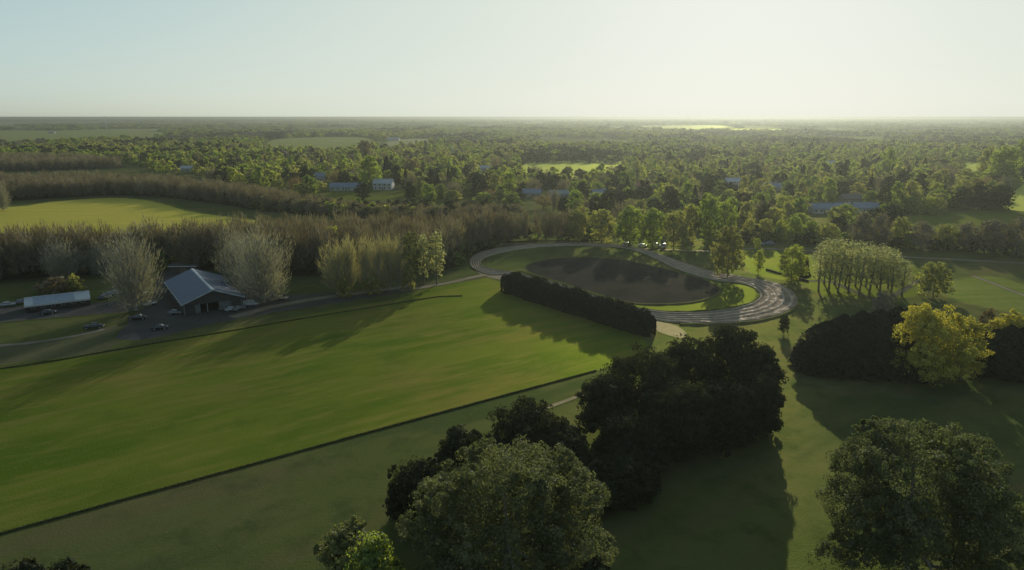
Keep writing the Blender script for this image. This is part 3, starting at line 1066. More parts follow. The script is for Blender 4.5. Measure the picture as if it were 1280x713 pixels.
FO['hedgeleaf'] = mat_foliage('leaf_hedge', (0.075, 0.085, 0.020), (0.095, 0.105, 0.026), (0.13, 0.135, 0.035), 0.35)
low_hedge([(-40, 679), (0, 668), (150, 626.5), (350, 571.5), (560, 514), (745, 464)], 0.32, 0.38, 'long low trimmed hedge along the near side of the lawn', 11)
low_hedge([(-40, 468), (0, 461.5), (60, 453), (150, 437), (280, 415.5), (380, 398.5), (470, 384), (540, 372.5), (560, 370.8), (578, 370.5)], 0.32, 0.38, 'long low trimmed hedge along the barn side of the lawn', 12, 55)
low_hedge([(958, 338), (975, 343), (992, 348), (1010, 352.5)], 0.8, 0.8, 'short low hedge running past the round green tree by the track', 13, 20)

# ------------------------------------------------------------------ middle-distance trees one by one
proto_bare('poplar_bare', 201, 17, 6.0, 40, 6000, 1.35, 0.10, 0.03, 0.9, 'palebark', 'fan', 'pale')
proto_bare('poplar_bare', 202, 17, 6.5, 40, 6000, 1.35, 0.10, 0.03, 0.9, 'palebark', 'fan', 'pale')
proto_bare('poplar_thin', 203, 17, 3.2, 28, 4600, 1.3, 0.09, 0.05, 1.3, 'palebark', 'fan', 'pale')
proto_bare('poplar_thin', 204, 17, 3.6, 28, 4600, 1.3, 0.09, 0.05, 1.3, 'palebark', 'fan', 'pale')
g = 'bare pale poplars round the barn'
bypx('poplar_bare', 'pale', 171, 388, 289, 68, 'large bare pale poplar between the long shed and the big barn', var=0, name='bare_poplar', group=g, bark='palebark')
bypx('poplar_bare', 'pale', 330, 378, 282, 84, 'large bare pale poplar behind the end wall of the big barn', var=1, name='bare_poplar', group=g, bark='palebark')
bypx('poplar_bare', 'pale', 300, 365, 286, 46, 'bare pale poplar close behind the barn roof ridge', var=0, name='bare_poplar', group=g, bark='palebark')
bypx('poplar_bare', 'pale', 80, 350, 300, 52, 'smaller bare pale tree standing in the wood behind the long shed', var=0, name='bare_poplar', group=g, bark='palebark')
bypx('poplar_bare', 'pale', -4, 352, 300, 22, 'bare pale poplar cut off by the photo edge behind the parked cars', var=1, name='bare_poplar', group=g, bark='palebark')
bypx('poplar_bare', 'pale', 128, 345, 302, 34, 'thin bare tree in the dark wood between the two biggest pale poplars and the shed', var=1, name='bare_poplar', group=g, bark='palebark')
bypx('poplar_bare', 'pale', 4, 263, 228, 20, 'pale bare tree at the far corner of the yellow pasture', var=1, name='bare_poplar', group=g, bark='palebark')
bypx('bush', 'brown', 70, 366, 346, 50, 'reddish brown bush behind the long shed roof', cat='bush', name='bush')
bypx('bush', 'olive', 95, 364, 343, 24, 'yellowish bush behind the end of the long shed roof', cat='bush', name='bush')
row = [(423, 368, 304, 40, 'poplar_thin', 'rowtwig', 'fan-shaped bare poplar at the barn end of the poplar row'),
       (438, 367, 297, 26, 'poplar_thin', 'rowtwig', 'second bare poplar in the row, counted from the barn end'),
       (458, 366, 297, 24, 'poplar_thin', 'rowtwig', 'third bare poplar in the row, counted from the barn end'),
       (474, 364, 298, 22, 'poplar_thin', 'rowtwig', 'fourth bare poplar in the row, counted from the barn end'),
       (487, 362, 296, 22, 'poplar_thin', 'rowtwig', 'fifth bare poplar in the row, counted from the barn end'),
       (499, 361, 298, 20, 'poplar_thin', 'rowtwig', 'bare poplar just beside the yellow-green one in the row')]
for i, (px, b, t, w, k, m, lab) in enumerate(row):
    bypx(k, m, px, b, t, w, lab, name='bare_poplar', group='row of poplars beyond the lawn', bark='palebark')
proto_broad('column', 211, 17, 3.0, 'oval', 20, 3600, 260, 0.5, 0.03, 0.34)
proto_broad('column', 212, 17, 3.0, 'oval', 20, 3600, 260, 0.5, 0.03, 0.34)
bypx('column', 'spring', 514, 359, 291, 26, 'yellow-green leafing poplar in the row beyond the lawn', name='poplar_tree', group='row of poplars beyond the lawn')
bypx('column', 'poplar', 530, 357, 294, 20, 'olive leafing poplar, second from the track end of the row', name='poplar_tree', group='row of poplars beyond the lawn')
bypx('column', 'poplar', 546, 356, 291, 24, 'tall olive leafing poplar at the track end of the row', name='poplar_tree', group='row of poplars beyond the lawn')
for px, b, t, w, lab in ((430, 372, 346, 26, 'green undergrowth bush below the fan-shaped bare poplar'), (512, 362, 332, 22, 'yellow-green bush at the foot of the leafing poplar'), (465, 368, 345, 34, 'dull bush under the bare poplars of the row')):
    bypx('bush', 'olive', px, b, t, w, lab, cat='bush', name='bush')
bypx('round', 'bright', 417, 330, 284, 26, 'green-topped tree in the dark wood behind the poplar row', name='round_tree')

proto_broad('mid', 221, 10, 4.6, 'dome', 16, 6500, 300, 0.45, -0.05, 0.30)
proto_broad('mid', 222, 10, 4.6, 'dome', 17, 6500, 300, 0.45, -0.02, 0.30)
proto_broad('midtall', 223, 12, 4.2, 'oval', 17, 6500, 300, 0.45, -0.03, 0.30)
bypx('mid', 'willow', 909, 347, 284, 44, 'tall olive willow throwing its shadow across the track', name='willow_tree')
bypx('mid', 'bright', 989, 352, 307, 40, 'round bright green tree beside the short low hedge', name='round_tree', var=0)
bypx('midtall', 'bright', 948, 342, 312, 13, 'small upright green tree on the bright grass above the track bend', name='small_tree')
bypx('midtall', 'bright', 946, 314, 298, 11, 'tiny pointed green tree by the road behind the upright one', name='small_tree')
bypx('mid', 'dark', 979, 418, 395, 15, 'lone dark sapling on the grass below the track bend', name='small_tree', var=1)
bypx('mid', 'olive', 1166, 372, 329, 46, 'spreading forked tree with long shadow beside the poplar plantation', name='spreading_tree', var=1)
bypx('mid', 'twig', 1102, 398, 364, 30, 'grey-brown bushy tree between the poplar plantation and the dark conifers', name='bushy_tree', var=0)
bypx('mid', 'brown', 1232, 420, 386, 24, 'brownish bare bush behind the yellow tree', name='bushy_tree', var=0)
for i, (px, b, t, w, m, lab) in enumerate([(936, 301, 273, 22, 'olive', 'pale olive tree at the roadside, nearest the willow'), (955, 302, 274, 24, 'olive', 'second olive tree in the roadside clump above the bright grass'),
                                          (974, 301, 275, 20, 'bright', 'yellow-green tree in the roadside clump above the bright grass'), (992, 302, 271, 22, 'green', 'green tree ending the roadside clump above the bright grass')]):
    bypx('mid', m, px, b, t, w, lab, name='round_tree', group='roadside trees', var=i % 2)
for i, (px, b, t, w, m, lab) in enumerate([(1032, 308, 279, 36, 'olive', 'low olive tree behind the poplar plantation, near its track end'), (1075, 312, 266, 30, 'twig', 'grey-brown tree behind the middle of the poplar plantation'),
                                          (1098, 311, 268, 30, 'twig', 'grey-brown tree behind the far end of the poplar plantation'), (1124, 308, 272, 28, 'olive', 'pale olive tree by the road beyond the poplar plantation'),
                                          (1150, 312, 277, 34, 'twig', 'low brown tree along the road past the poplar plantation'), (1180, 312, 281, 34, 'olive', 'olive roadside tree in front of the shadowed meadow'),
                                          (1206, 313, 279, 32, 'twig', 'brown roadside tree in front of the shadowed meadow'), (1238, 318, 276, 42, 'twig', 'wide grey-brown roadside tree below the dark grove'),
                                          (1270, 320, 273, 38, 'twig', 'brown roadside tree cut by the photo edge'), (1012, 302, 276, 22, 'green', 'small green roadside tree before the olive one')]):
    bypx('mid', m, px, b, t, w, lab, name='roadside_tree', group='trees along the road', var=i % 2)

# poplar plantation: two rows
proto_broad('plantation', 231, 17, 2.5, 'dome', 20, 1900, 200, 0.40, 0.06, 0.42)
proto_broad('plantation', 232, 17, 2.5, 'dome', 20, 1900, 200, 0.40, 0.06, 0.42)
ordw = ['first', 'second', 'third', 'fourth', 'fifth', 'sixth', 'seventh', 'eighth', 'ninth', 'tenth', 'eleventh', 'twelfth', 'thirteenth', 'fourteenth']
for i, (px, b, t) in enumerate([(1023, 364.5, 303), (1035.7, 364, 300), (1047, 366, 302), (1060, 367, 304), (1073.5, 370, 307), (1086, 369, 309), (1100, 369, 311), (1114, 370, 317), (1127, 371, 326)]):
    bypx('plantation', 'poplar', px, b, t, 26, 'slender leafing poplar, %s in the front row counted from the round green tree' % ordw[i], name='young_poplar', group='poplar plantation')
for i, (px, b, t) in enumerate([(1030, 355, 299), (1043, 356, 298), (1056, 357, 300), (1069, 358, 302), (1082, 359, 304), (1096, 360, 306), (1110, 361, 311)]):
    bypx('plantation', 'poplar', px, b, t, 26, 'slender leafing poplar, %s in the back row counted from the round green tree' % ordw[i], name='young_poplar', group='poplar plantation')

# dark conifers and the yellow trees on the right
proto_conifer('leyland', 241, 11, 3.0, 7500, 0.50, 4.0)
proto_conifer('leyland', 242, 11, 3.0, 7500, 0.50, 4.0)
cons = [(1014, 461, 424), (1026, 463, 414), (1042, 465, 408), (1060, 466, 408), (1080, 467, 409), (1100, 468, 411), (1120, 469, 414), (1138, 470, 420),
        (1030, 448, 402), (1050, 447, 393), (1072, 446, 389), (1094, 445, 387), (1116, 444, 384), (1134, 443, 381), (1147, 442, 381)]
for i, (px, b, t) in enumerate(cons):
    bypx('leyland', 'conifer', px, b, t, 62, 'dark conifer, %s in the %s row beside the yellow tree, counted from the grass lane' % (ordw[i if i < 8 else i - 8], 'front' if i < 8 else 'back'),
         name='conifer_tree', group='dense stand of dark conifers')
for i, (px, b, t) in enumerate([(1238, 468, 412), (1254, 470, 407), (1270, 471, 410), (1288, 472, 410), (1306, 472, 412)]):
    bypx('leyland', 'conifer', px, b, t, 62, 'dark pointed conifer, %s in the stand beyond the big yellow tree' % ordw[i], name='conifer_tree', group='dark conifers beyond the yellow tree')
pY = G(1180, 478)
big_tree(1172, 382, pY.y, 17.0, 'big rounded yellow-leaved tree between the two stands of dark conifers', 'yellow', 301, 26000, 0.45, 'dome', 18, -0.02, 'yellow_tree', clump=0.3)
big_tree(1213, 398, pY.y + 1, 11.0, 'smaller yellow-leaved tree joined to the big yellow one, on its conifer side', 'yellow', 302, 13000, 0.45, 'dome', 13, -0.02, 'yellow_tree', clump=0.3)
big_tree(1268, 388, G(1265, 440).y, 11.0, 'yellow-leaved treetop showing above the conifers at the photo edge', 'yellow', 303, 13000, 0.45, 'dome', 13, -0.02, 'yellow_tree', clump=0.3)

# tall green trees behind the track's far side
for i, (px, b, t, w, m, lab) in enumerate([(752, 305, 262, 40, 'olive', 'olive tree at the wood end behind the far side of the track'), (786, 309, 259, 40, 'green', 'big green tree behind the track, over the white vans'),
                                          (815, 311, 262, 36, 'green', 'green tree behind the track, beside the white vans'), (842, 312, 264, 34, 'olive', 'olive green tree ending the group behind the track'),
                                          (884, 306, 243, 36, 'green', 'tall dark green tree behind the willow, above the road'), (862, 305, 256, 26, 'olive', 'slim tree between the track group and the tall dark one'),
                                          (905, 300, 250, 30, 'green', 'tall green tree behind the willow crown'), (722, 303, 263, 34, 'olive', 'brownish olive tree at the edge of the bare wood behind the track')]):
    bypx('midtall', m, px, b, t, w, lab, name='tall_tree', group='tall trees behind the track')
# the dark grove on the right
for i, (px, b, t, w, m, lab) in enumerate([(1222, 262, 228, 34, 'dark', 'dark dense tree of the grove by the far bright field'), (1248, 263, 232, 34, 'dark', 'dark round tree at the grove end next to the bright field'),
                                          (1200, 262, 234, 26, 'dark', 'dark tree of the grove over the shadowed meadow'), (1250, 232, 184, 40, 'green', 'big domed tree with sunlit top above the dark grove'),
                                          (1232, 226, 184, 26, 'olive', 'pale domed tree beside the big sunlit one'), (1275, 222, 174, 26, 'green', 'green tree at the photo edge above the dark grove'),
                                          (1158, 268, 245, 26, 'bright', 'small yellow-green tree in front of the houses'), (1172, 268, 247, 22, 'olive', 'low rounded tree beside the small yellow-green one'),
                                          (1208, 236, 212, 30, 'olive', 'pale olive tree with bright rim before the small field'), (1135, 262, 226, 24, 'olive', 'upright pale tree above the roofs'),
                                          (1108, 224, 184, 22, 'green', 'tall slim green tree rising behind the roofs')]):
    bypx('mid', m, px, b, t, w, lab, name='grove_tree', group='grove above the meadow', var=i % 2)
for px, b, t, w, m, lab in ((463, 236, 195, 30, 'green', 'bright edged tree between the long blue roof and the white house'), (488, 233, 203, 0.1, 'conifer', ''), (456, 200, 176, 22, 'brown', 'tan leafless tree above the white house'),
                            (515, 222, 200, 26, 'brown', 'brownish tree beyond the white house')):
    if lab:
        bypx('mid', m, px, b, t, w, lab, name='round_tree', group='trees round the white house')
bypx('cone', 'conifer', 484, 230, 196, 22, 'tall dark pointed conifer rising behind the white house', name='conifer_tree')

# ------------------------------------------------------------------ houses
M['wall_white'] = mat_plain('white_render', (0.36, 0.35, 0.33), (0.30, 0.29, 0.27), 0.85)
M['wall_tan'] = mat_plain('tan_brick', (0.34, 0.27, 0.21), (0.28, 0.22, 0.17), 0.9)
M['roof_blue'] = mat_plain('blue_grey_sheet', (0.13, 0.165, 0.22), (0.10, 0.135, 0.19), 0.55, 0.0, 0.6, 0.4)
M['roof_teal'] = mat_plain('green_grey_sheet', (0.14, 0.20, 0.20), (0.12, 0.17, 0.17), 0.5)
M['roof_red'] = mat_plain('red_tile', (0.32, 0.12, 0.07), (0.26, 0.10, 0.06), 0.8)
M['roof_brown'] = mat_plain('brown_tile', (0.15, 0.12, 0.10), (0.11, 0.09, 0.075), 0.8)
M['roof_pale'] = mat_plain('pale_sheet', (0.30, 0.32, 0.34), (0.25, 0.27, 0.29), 0.55)
M['glass'] = mat_plain('window_glass', (0.03, 0.035, 0.04), (0.04, 0.045, 0.05), 0.08, 0.0, 1, 0.8)
M['trim'] = mat_plain('white_trim', (0.42, 0.42, 0.41), (0.34, 0.34, 0.33), 0.7)
M['door'] = mat_plain('dark_wood', (0.12, 0.08, 0.055), (0.09, 0.06, 0.04), 0.6)
M['brickch'] = mat_plain('chimney_brick', (0.28, 0.15, 0.10), (0.22, 0.12, 0.08), 0.9)
HOUSES = []


def house(px, base, L, Wd, eave, ridge, rot, roof, wall, label, chimney=True, nwin=3, storeys=1):
    p = G(px, base)
    rt = empty('house', (p.x, p.y, 0), R(rot))
    tag(rt, label, 'house', 'houses among the trees')
    HOUSES.append((p.x, p.y, max(L, Wd) * 0.6, label))
    hx, hy = L / 2, Wd / 2
    MB().prism([(-hy, 0), (hy, 0), (hy, eave), (0, ridge - 0.12), (-hy, eave)], -hx, hx, 'x').build('wall', M[wall], rt)
    ov = 0.5
    sl = (ridge - eave) / hy
    rf = MB()
    for s in (-1, 1):
        rf.prism([(0, ridge), (s * (hy + ov), eave - ov * sl), (s * (hy + ov), eave - ov * sl + 0.16), (0, ridge + 0.16)], -hx - ov, hx + ov, 'x')
    ro = rf.build('roof', M[roof], rt)
    if chimney:
        MB().box(hx * 0.45, hx * 0.45 + 0.9, 0.5, 1.3, eave, ridge + 1.1).build('chimney', M['brickch'], ro)
    MB().box(-0.5, 0.5, -hy - 0.06, -hy + 0.05, 0, 2.1).build('door', M['door'], rt)
    for f in range(storeys):
        for i in range(nwin):
            x = -hx + L * (i + 0.5) / nwin
            if abs(x) < 0.9 and f == 0:
                x += 1.8
            z = 1.0 + f * 2.8
            fr = MB().box(x - 0.75, x + 0.75, -hy - 0.05, -hy + 0.05, z, z + 1.3).build('window', M['trim'], rt)
            MB().box(x - 0.64, x + 0.64, -hy - 0.08, -hy - 0.03, z + 0.1, z + 1.2).build('pane', M['glass'], fr)
    return rt


house(434, 238, 27, 10, 3.2, 6.2, 3, 'roof_blue', 'wall_white', 'long low house with blue-grey roof behind the bare wood', True, 6)
house(480, 237, 16, 11, 5.6, 8.8, -4, 'roof_pale', 'wall_white', 'two-storey white house with pale roof below the pointed conifer', True, 4, 2)
house(400, 226, 9, 8, 4.5, 7.5, 20, 'roof_blue', 'wall_white', 'small white gabled house up the slope from the long blue roof', True, 2)
house(1026, 266, 15, 9, 3.2, 6.0, 4, 'roof_blue', 'wall_white', 'house with blue-grey roof and white end, nearest the roadside trees', True, 4)
house(1080, 265, 15, 10, 3.2, 6.2, -5, 'roof_blue', 'wall_white', 'wide house with blue-grey roof in the group of three roofs', True, 4)
house(1054, 263, 13, 8, 2.9, 5.0, 2, 'roof_blue', 'wall_tan', 'low tan house with dull roof between the two wide blue-grey ones', False, 3)
house(1062, 255, 14, 9, 4.0, 7.0, 5, 'roof_brown', 'wall_tan', 'house with brown roof just behind the blue-grey roofs', True, 3)
house(748, 249, 13, 10, 4.0, 7.2, 30, 'roof_blue', 'wall_white', 'house with steep blue-grey roof behind the green trees of the track', True, 3)
house(699, 247, 15, 9, 3.2, 5.6, 2, 'roof_teal', 'wall_white', 'house with green-grey roof at the end of the bare wood', False, 3)
house(665, 246, 14, 9, 3.2, 6.0, -6, 'roof_blue', 'wall_tan', 'tan house with dark blue roof next to the green-grey roof', True, 3)
house(803, 237, 17, 10, 3.8, 6.8, 0, 'roof_red', 'wall_tan', 'house with red tiled roof among the bright trees', True, 4)
house(963, 238, 18, 10, 3.4, 6.2, 3, 'roof_blue', 'wall_white', 'long house with blue roof deep among the hazy trees', True, 4)
house(604, 214, 15, 9, 3.6, 6.2, 10, 'roof_pale', 'wall_white', 'house with pale roof near the far bright field', False, 3)
house(915, 234, 13, 10, 5.2, 8.0, 5, 'roof_pale', 'wall_white', 'two-storey white house under hazy trees above the willow', True, 3, 2)
house(1036, 208, 14, 10, 4.0, 7.0, 0, 'roof_pale', 'wall_white', 'small far white house above the blue roofs', False, 3)
house(235, 214, 14, 9, 3.2, 6.0, 6, 'roof_pale', 'wall_white', 'small white house at the far edge of the bare wood', False, 3)
house(572, 194, 16, 10, 4.0, 7.0, 0, 'roof_pale', 'wall_white', 'white house at the foot of the radio mast', False, 3)
house(492, 176, 30, 14, 5.0, 8.0, 0, 'roof_pale', 'wall_white', 'far long white building beside the pale stubble field', False, 6)
house(65, 167, 24, 12, 5.0, 8.0, 0, 'roof_pale', 'wall_white', 'lone far white farmhouse in the bright strip of field', False, 4)


# radio mast in the suburb
def mast(px, base, top, label):
    p = G(px, base)
    h = AT(px, top, p.y).z
    rt = empty('radio_mast', (p.x, p.y, 0))
    tag(rt, label, 'mast')
    t = MB()
    for a in range(3):
        an = a * 2.094
        t.tube([(1.5 * math.cos(an), 1.5 * math.sin(an), 0), (0.5 * math.cos(an), 0.5 * math.sin(an), h)], [0.22, 0.16], 6)
    t.build('tower', M['mastpaint'], rt)
    b = MB()
    n = int(h / 2)
    for i in range(n):
        z0, z1 = h * i / n, h * (i + 1) / n
        for a in range(3):
            r0, r1 = 1.5 - z0 / h, 1.5 - z1 / h
            a0, a1 = a * 2.094, (a + 1) * 2.094
            b.tube([(r0 * math.cos(a0), r0 * math.sin(a0), z0), (r1 * math.cos(a1), r1 * math.sin(a1), z1)], [0.08, 0.08], 4)
    b.build('brace', M['mastpaint'], rt)
    for a in range(3):
        an = a * 2.094 + 0.5
        MB().box(-0.2, 0.2, -0.5, 0.5, h * 0.9, h * 0.9 + 2.6).build('antenna_panel', M['trim'], rt, (1.2 * math.cos(an), 1.2 * math.sin(an), 0))


M['mastpaint'] = mat_plain('mast_paint', (0.50, 0.52, 0.52), (0.42, 0.44, 0.45), 0.5)
mast(565.5, 203, 183, 'pale lattice radio mast rising among the far houses')
mast(134, 166, 144.5, 'tiny far lattice mast on the horizon above the yellow pasture')

# ------------------------------------------------------------------ the big barn and the long shed
M['roof_barn'] = mat_plain('barn_sheet', (0.075, 0.105, 0.155), (0.055, 0.08, 0.125), 0.55, 0.0, 0.25, 0.4)
M['roof_shed'] = mat_plain('shed_sheet', (0.17, 0.21, 0.26), (0.13, 0.17, 0.22), 0.5, 0.0, 0.5, 0.7)
M['roof_pale_sheet'] = mat_plain('clear_sheet', (0.33, 0.36, 0.37), (0.26, 0.29, 0.31), 0.45, 0.0, 0.5, 0.7)  # paler sheet metal for shed roof ends, ridge caps and bargeboards
M['wall_grey'] = mat_plain('grey_sheet', (0.055, 0.055, 0.053), (0.042, 0.042, 0.042), 0.85, spec=0.1)  # grey sheet darkened: the shade on the barn walls is in the colour
M['wall_pale'] = mat_plain('shaded_white', (0.15, 0.15, 0.147), (0.11, 0.11, 0.107), 0.85, spec=0.1)  # white posts and doors, toned down to carry the barn front's shade
M['wall_dark'] = mat_plain('dark_boards', (0.055, 0.05, 0.045), (0.04, 0.036, 0.033), 0.85)


def barn():
    c = Vector((-93.9 - 0.542 * 19.0, 206.95 + 0.840 * 19.0, 0))
    rt = empty('barn', c, math.atan2(10.9, 16.3))
    tag(rt, 'big open-fronted barn with blue-grey sheet metal roof beside the lawn', 'barn')
    L, hw, ev, rd = 35.0, 8.7, 3.9, 7.3
    y0, y1 = -L / 2, L / 2
    # long walls and back gable; the front gable is cladding round open bays
    MB().box(-hw, -hw + 0.2, y0 + 0.4, y1, 0, ev).build('wall', M['wall_grey'], rt)
    MB().box(hw - 0.2, hw, y0 + 0.4, y1, 0, ev).build('wall', M['wall_grey'], rt)
    MB().prism([(-hw + 0.2, 0), (hw - 0.2, 0), (hw - 0.2, ev), (0, rd - 0.15), (-hw + 0.2, ev)], y1 - 0.25, y1 - 0.05).build('wall', M['wall_grey'], rt)
    MB().prism([(-hw, ev - 0.9), (hw, ev - 0.9), (hw, ev), (0, rd - 0.1), (-hw, ev)], y0 + 0.1, y0 + 0.3).build('gable_cladding', M['wall_grey'], rt)
    sl = (rd - ev) / hw
    for s in (-1, 1):
        e = hw + 0.6
        rf = MB().prism([(0, rd + 0.02), (s * e, ev - 0.6 * sl), (s * e, ev - 0.6 * sl + 0.14), (0, rd + 0.16)], y0 - 1.0, y1 + 0.6).build('roof_panel', M['roof_barn'], rt)
        rib = MB()
        for i in range(24):
            y = y0 - 0.6 + i * 1.58
            rib.prism([(s * 0.25, rd + 0.16 - 0.25 * sl), (s * e, ev - 0.6 * sl + 0.141), (s * e, ev - 0.6 * sl + 0.21), (s * 0.25, rd + 0.22 - 0.25 * sl)], y, y + 0.07)
        ro = rib.build('rib', M['roof_barn'], rf)
        tag(ro, kind='stuff')
    MB().prism([(-0.45, rd + 0.06), (0, rd + 0.26), (0.45, rd + 0.06), (0, rd + 0.17)], y0 - 1.02, y1 + 0.62).build('ridge_cap', M['roof_pale_sheet'], rt)
    for s in (-1, 1):
        e = hw + 0.6
        MB().prism([(0, rd - 0.25), (s * e, ev - 0.6 * sl - 0.2), (s * e, ev - 0.6 * sl + 0.16), (0, rd + 0.2)], y0 - 1.08, y0 - 1.01).build('bargeboard', M['roof_pale_sheet'], rt)
        MB().box(min(s * e, s * (e + 0.14)), max(s * e, s * (e + 0.14)), y0 - 1.0, y1 + 0.6, ev - 0.6 * sl - 0.1, ev - 0.6 * sl + 0.10).build('gutter', M['trim'], rt)
    for x in (-8.5, -5.2, -1.8, 1.8, 5.2, 8.5):
        MB().box(x - 0.16, x + 0.16, y0 + 0.32, y0 + 0.64, 0, ev - 0.3).build('post', M['wall_pale'], rt)
    for x0, x1, m in ((-8.3, -5.4, 'wall_grey'), (2.0, 5.0, 'wall_pale'), (-5.0, -3.8, 'wall_pale'), (5.4, 8.3, 'wall_grey')):
        MB().box(x0, x1, y0 + 0.7, y0 + 0.85, 0.1, 3.0).build('sliding_door', M[m], rt)
    for i in range(5):
        y = y0 + 5 + i * 6.5
        f = MB().box(-hw - 0.06, -hw + 0.02, y, y + 2, 1.6, 2.8).build('window', M['trim'], rt)
        MB().box(-hw - 0.09, -hw - 0.05, y + 0.12, y + 1.88, 1.7, 2.7).build('pane', M['glass'], f)
    MB().box(-8.4, 8.4, y0 - 0.6, y0 + 0.3, 0, 0.16).build('step', M['wall_grey'], rt)


barn()


def long_shed():
    a, b = Vector((-152.8, 206.5, 0)), Vector((-138.3, 215.8, 0))
    d = (b - a)
    rt = empty('long_shed', (a + b) / 2 + Vector((-d.y, d.x, 0)).normalized() * 4.0, math.atan2(d.y, d.x))
    tag(rt, 'long low shed with pale and blue sheet roof and white fascia, among parked cars', 'shed')
    hx, hy, ev, rd = d.length / 2, 4.0, 2.5, 4.0
    MB().box(-hx, hx, hy - 0.2, hy, 0, ev - 0.1).build('wall', M['wall_dark'], rt)
    for s in (-1, 1):
        MB().prism([(-hy + 0.3, 0), (hy - 0.2, 0), (hy - 0.2, ev - 0.1), (0, rd - 0.12), (-hy + 0.3, ev - 0.1)], s * hx - 0.1, s * hx + 0.1, 'x').build('wall', M['wall_grey'], rt)
    MB().box(-hx + 0.12, hx - 0.12, -hy + 1.4, -hy + 1.6, 0, ev - 0.1).build('wall', M['wall_dark'], rt)
    sl = (rd - ev) / hy
    ov = 0.4
    cuts = [(-hx - 0.3, -hx + 2.0, 'roof_pale_sheet'), (-hx + 2.0, hx - 4.0, 'roof_shed'), (hx - 4.0, hx + 0.3, 'roof_pale_sheet')]
    for x0, x1, m in cuts:
        lift = 0.0 if m == 'roof_pale_sheet' else 0.03
        for s in (-1, 1):
            MB().prism([(0, rd + lift), (s * (hy + ov), ev - ov * sl + lift), (s * (hy + ov), ev - ov * sl + 0.1 + lift), (0, rd + 0.1 + lift)], x0, x1, 'x').build('roof_panel', M[m], rt)
    MB().prism([(-0.3, rd + 0.08), (0, rd + 0.2), (0.3, rd + 0.08), (0, rd + 0.13)], -hx - 0.32, hx + 0.32, 'x').build('ridge_cap', M['roof_pale_sheet'], rt)
    MB().box(-hx - 0.3, hx + 0.3, -hy - ov - 0.1, -hy - ov - 0.01, ev - ov * sl - 0.45, ev - ov * sl + 0.12).build('fascia', M['trim'], rt)
    for i in range(7):
        x = -hx + 0.4 + i * (2 * hx - 0.8) / 6
        MB().box(x - 0.09, x + 0.09, -hy - 0.2, -hy, 0, ev - 0.15).build('post', M['wall_dark'], rt)
    for i in range(6):
        x = -hx + 1.7 + i * (2 * hx - 0.8) / 6
        f = MB().box(x - 0.6, x + 0.6, -hy + 1.34, -hy + 1.44, 0.9, 2.0).build('window', M['trim'], rt)
        MB().box(x - 0.5, x + 0.5, -hy + 1.31, -hy + 1.36, 1.0, 1.9).build('pane', M['glass'], f)


long_shed()


def back_shed():
    p = G(232, 340)
    rt = empty('lean_to_shed', p, R(4))
    tag(rt, 'low dark lean-to shed with pale roof edge under the trees behind the barn', 'shed')
    MB().box(-5.2, 5.2, -2.0, 2.0, 0, 2.6).build('wall', M['wall_dark'], rt)
    MB().prism([(-2.6, 2.75), (2.6, 3.3), (2.6, 3.42), (-2.6, 2.87)], -5.6, 5.6, 'x').build('roof', M['wall_dark'], rt)
    MB().box(-5.6, 5.6, -2.72, -2.62, 2.6, 2.9).build('fascia', M['trim'], rt)
    MB().box(-1.2, 1.2, -2.06, -1.95, 0, 2.2).build('door', M['door'], rt)


back_shed()

# ------------------------------------------------------------------ cars
PAINT = {}
for k, c in {'white': (0.52, 0.52, 0.50), 'silver': (0.26, 0.27, 0.28), 'black': (0.015, 0.016, 0.018), 'grey': (0.12, 0.125, 0.13), 'blue': (0.05, 0.08, 0.16), 'red': (0.30, 0.03, 0.025), 'tan': (0.35, 0.27, 0.16)}.items():
    PAINT[k] = mat_plain('paint_' + k, c, tuple(x * 0.93 for x in c), 0.25, 0.0, 1.0, 0.6)
M['tyre'] = mat_plain('tyre_rubber', (0.02, 0.02, 0.02), (0.03, 0.03, 0.03), 0.9)
M['lamp'] = mat_plain('headlamp', (0.7, 0.7, 0.68), (0.6, 0.6, 0.6), 0.15)
M['tail'] = mat_plain('tail_lamp', (0.35, 0.02, 0.02), (0.3, 0.02, 0.02), 0.2)


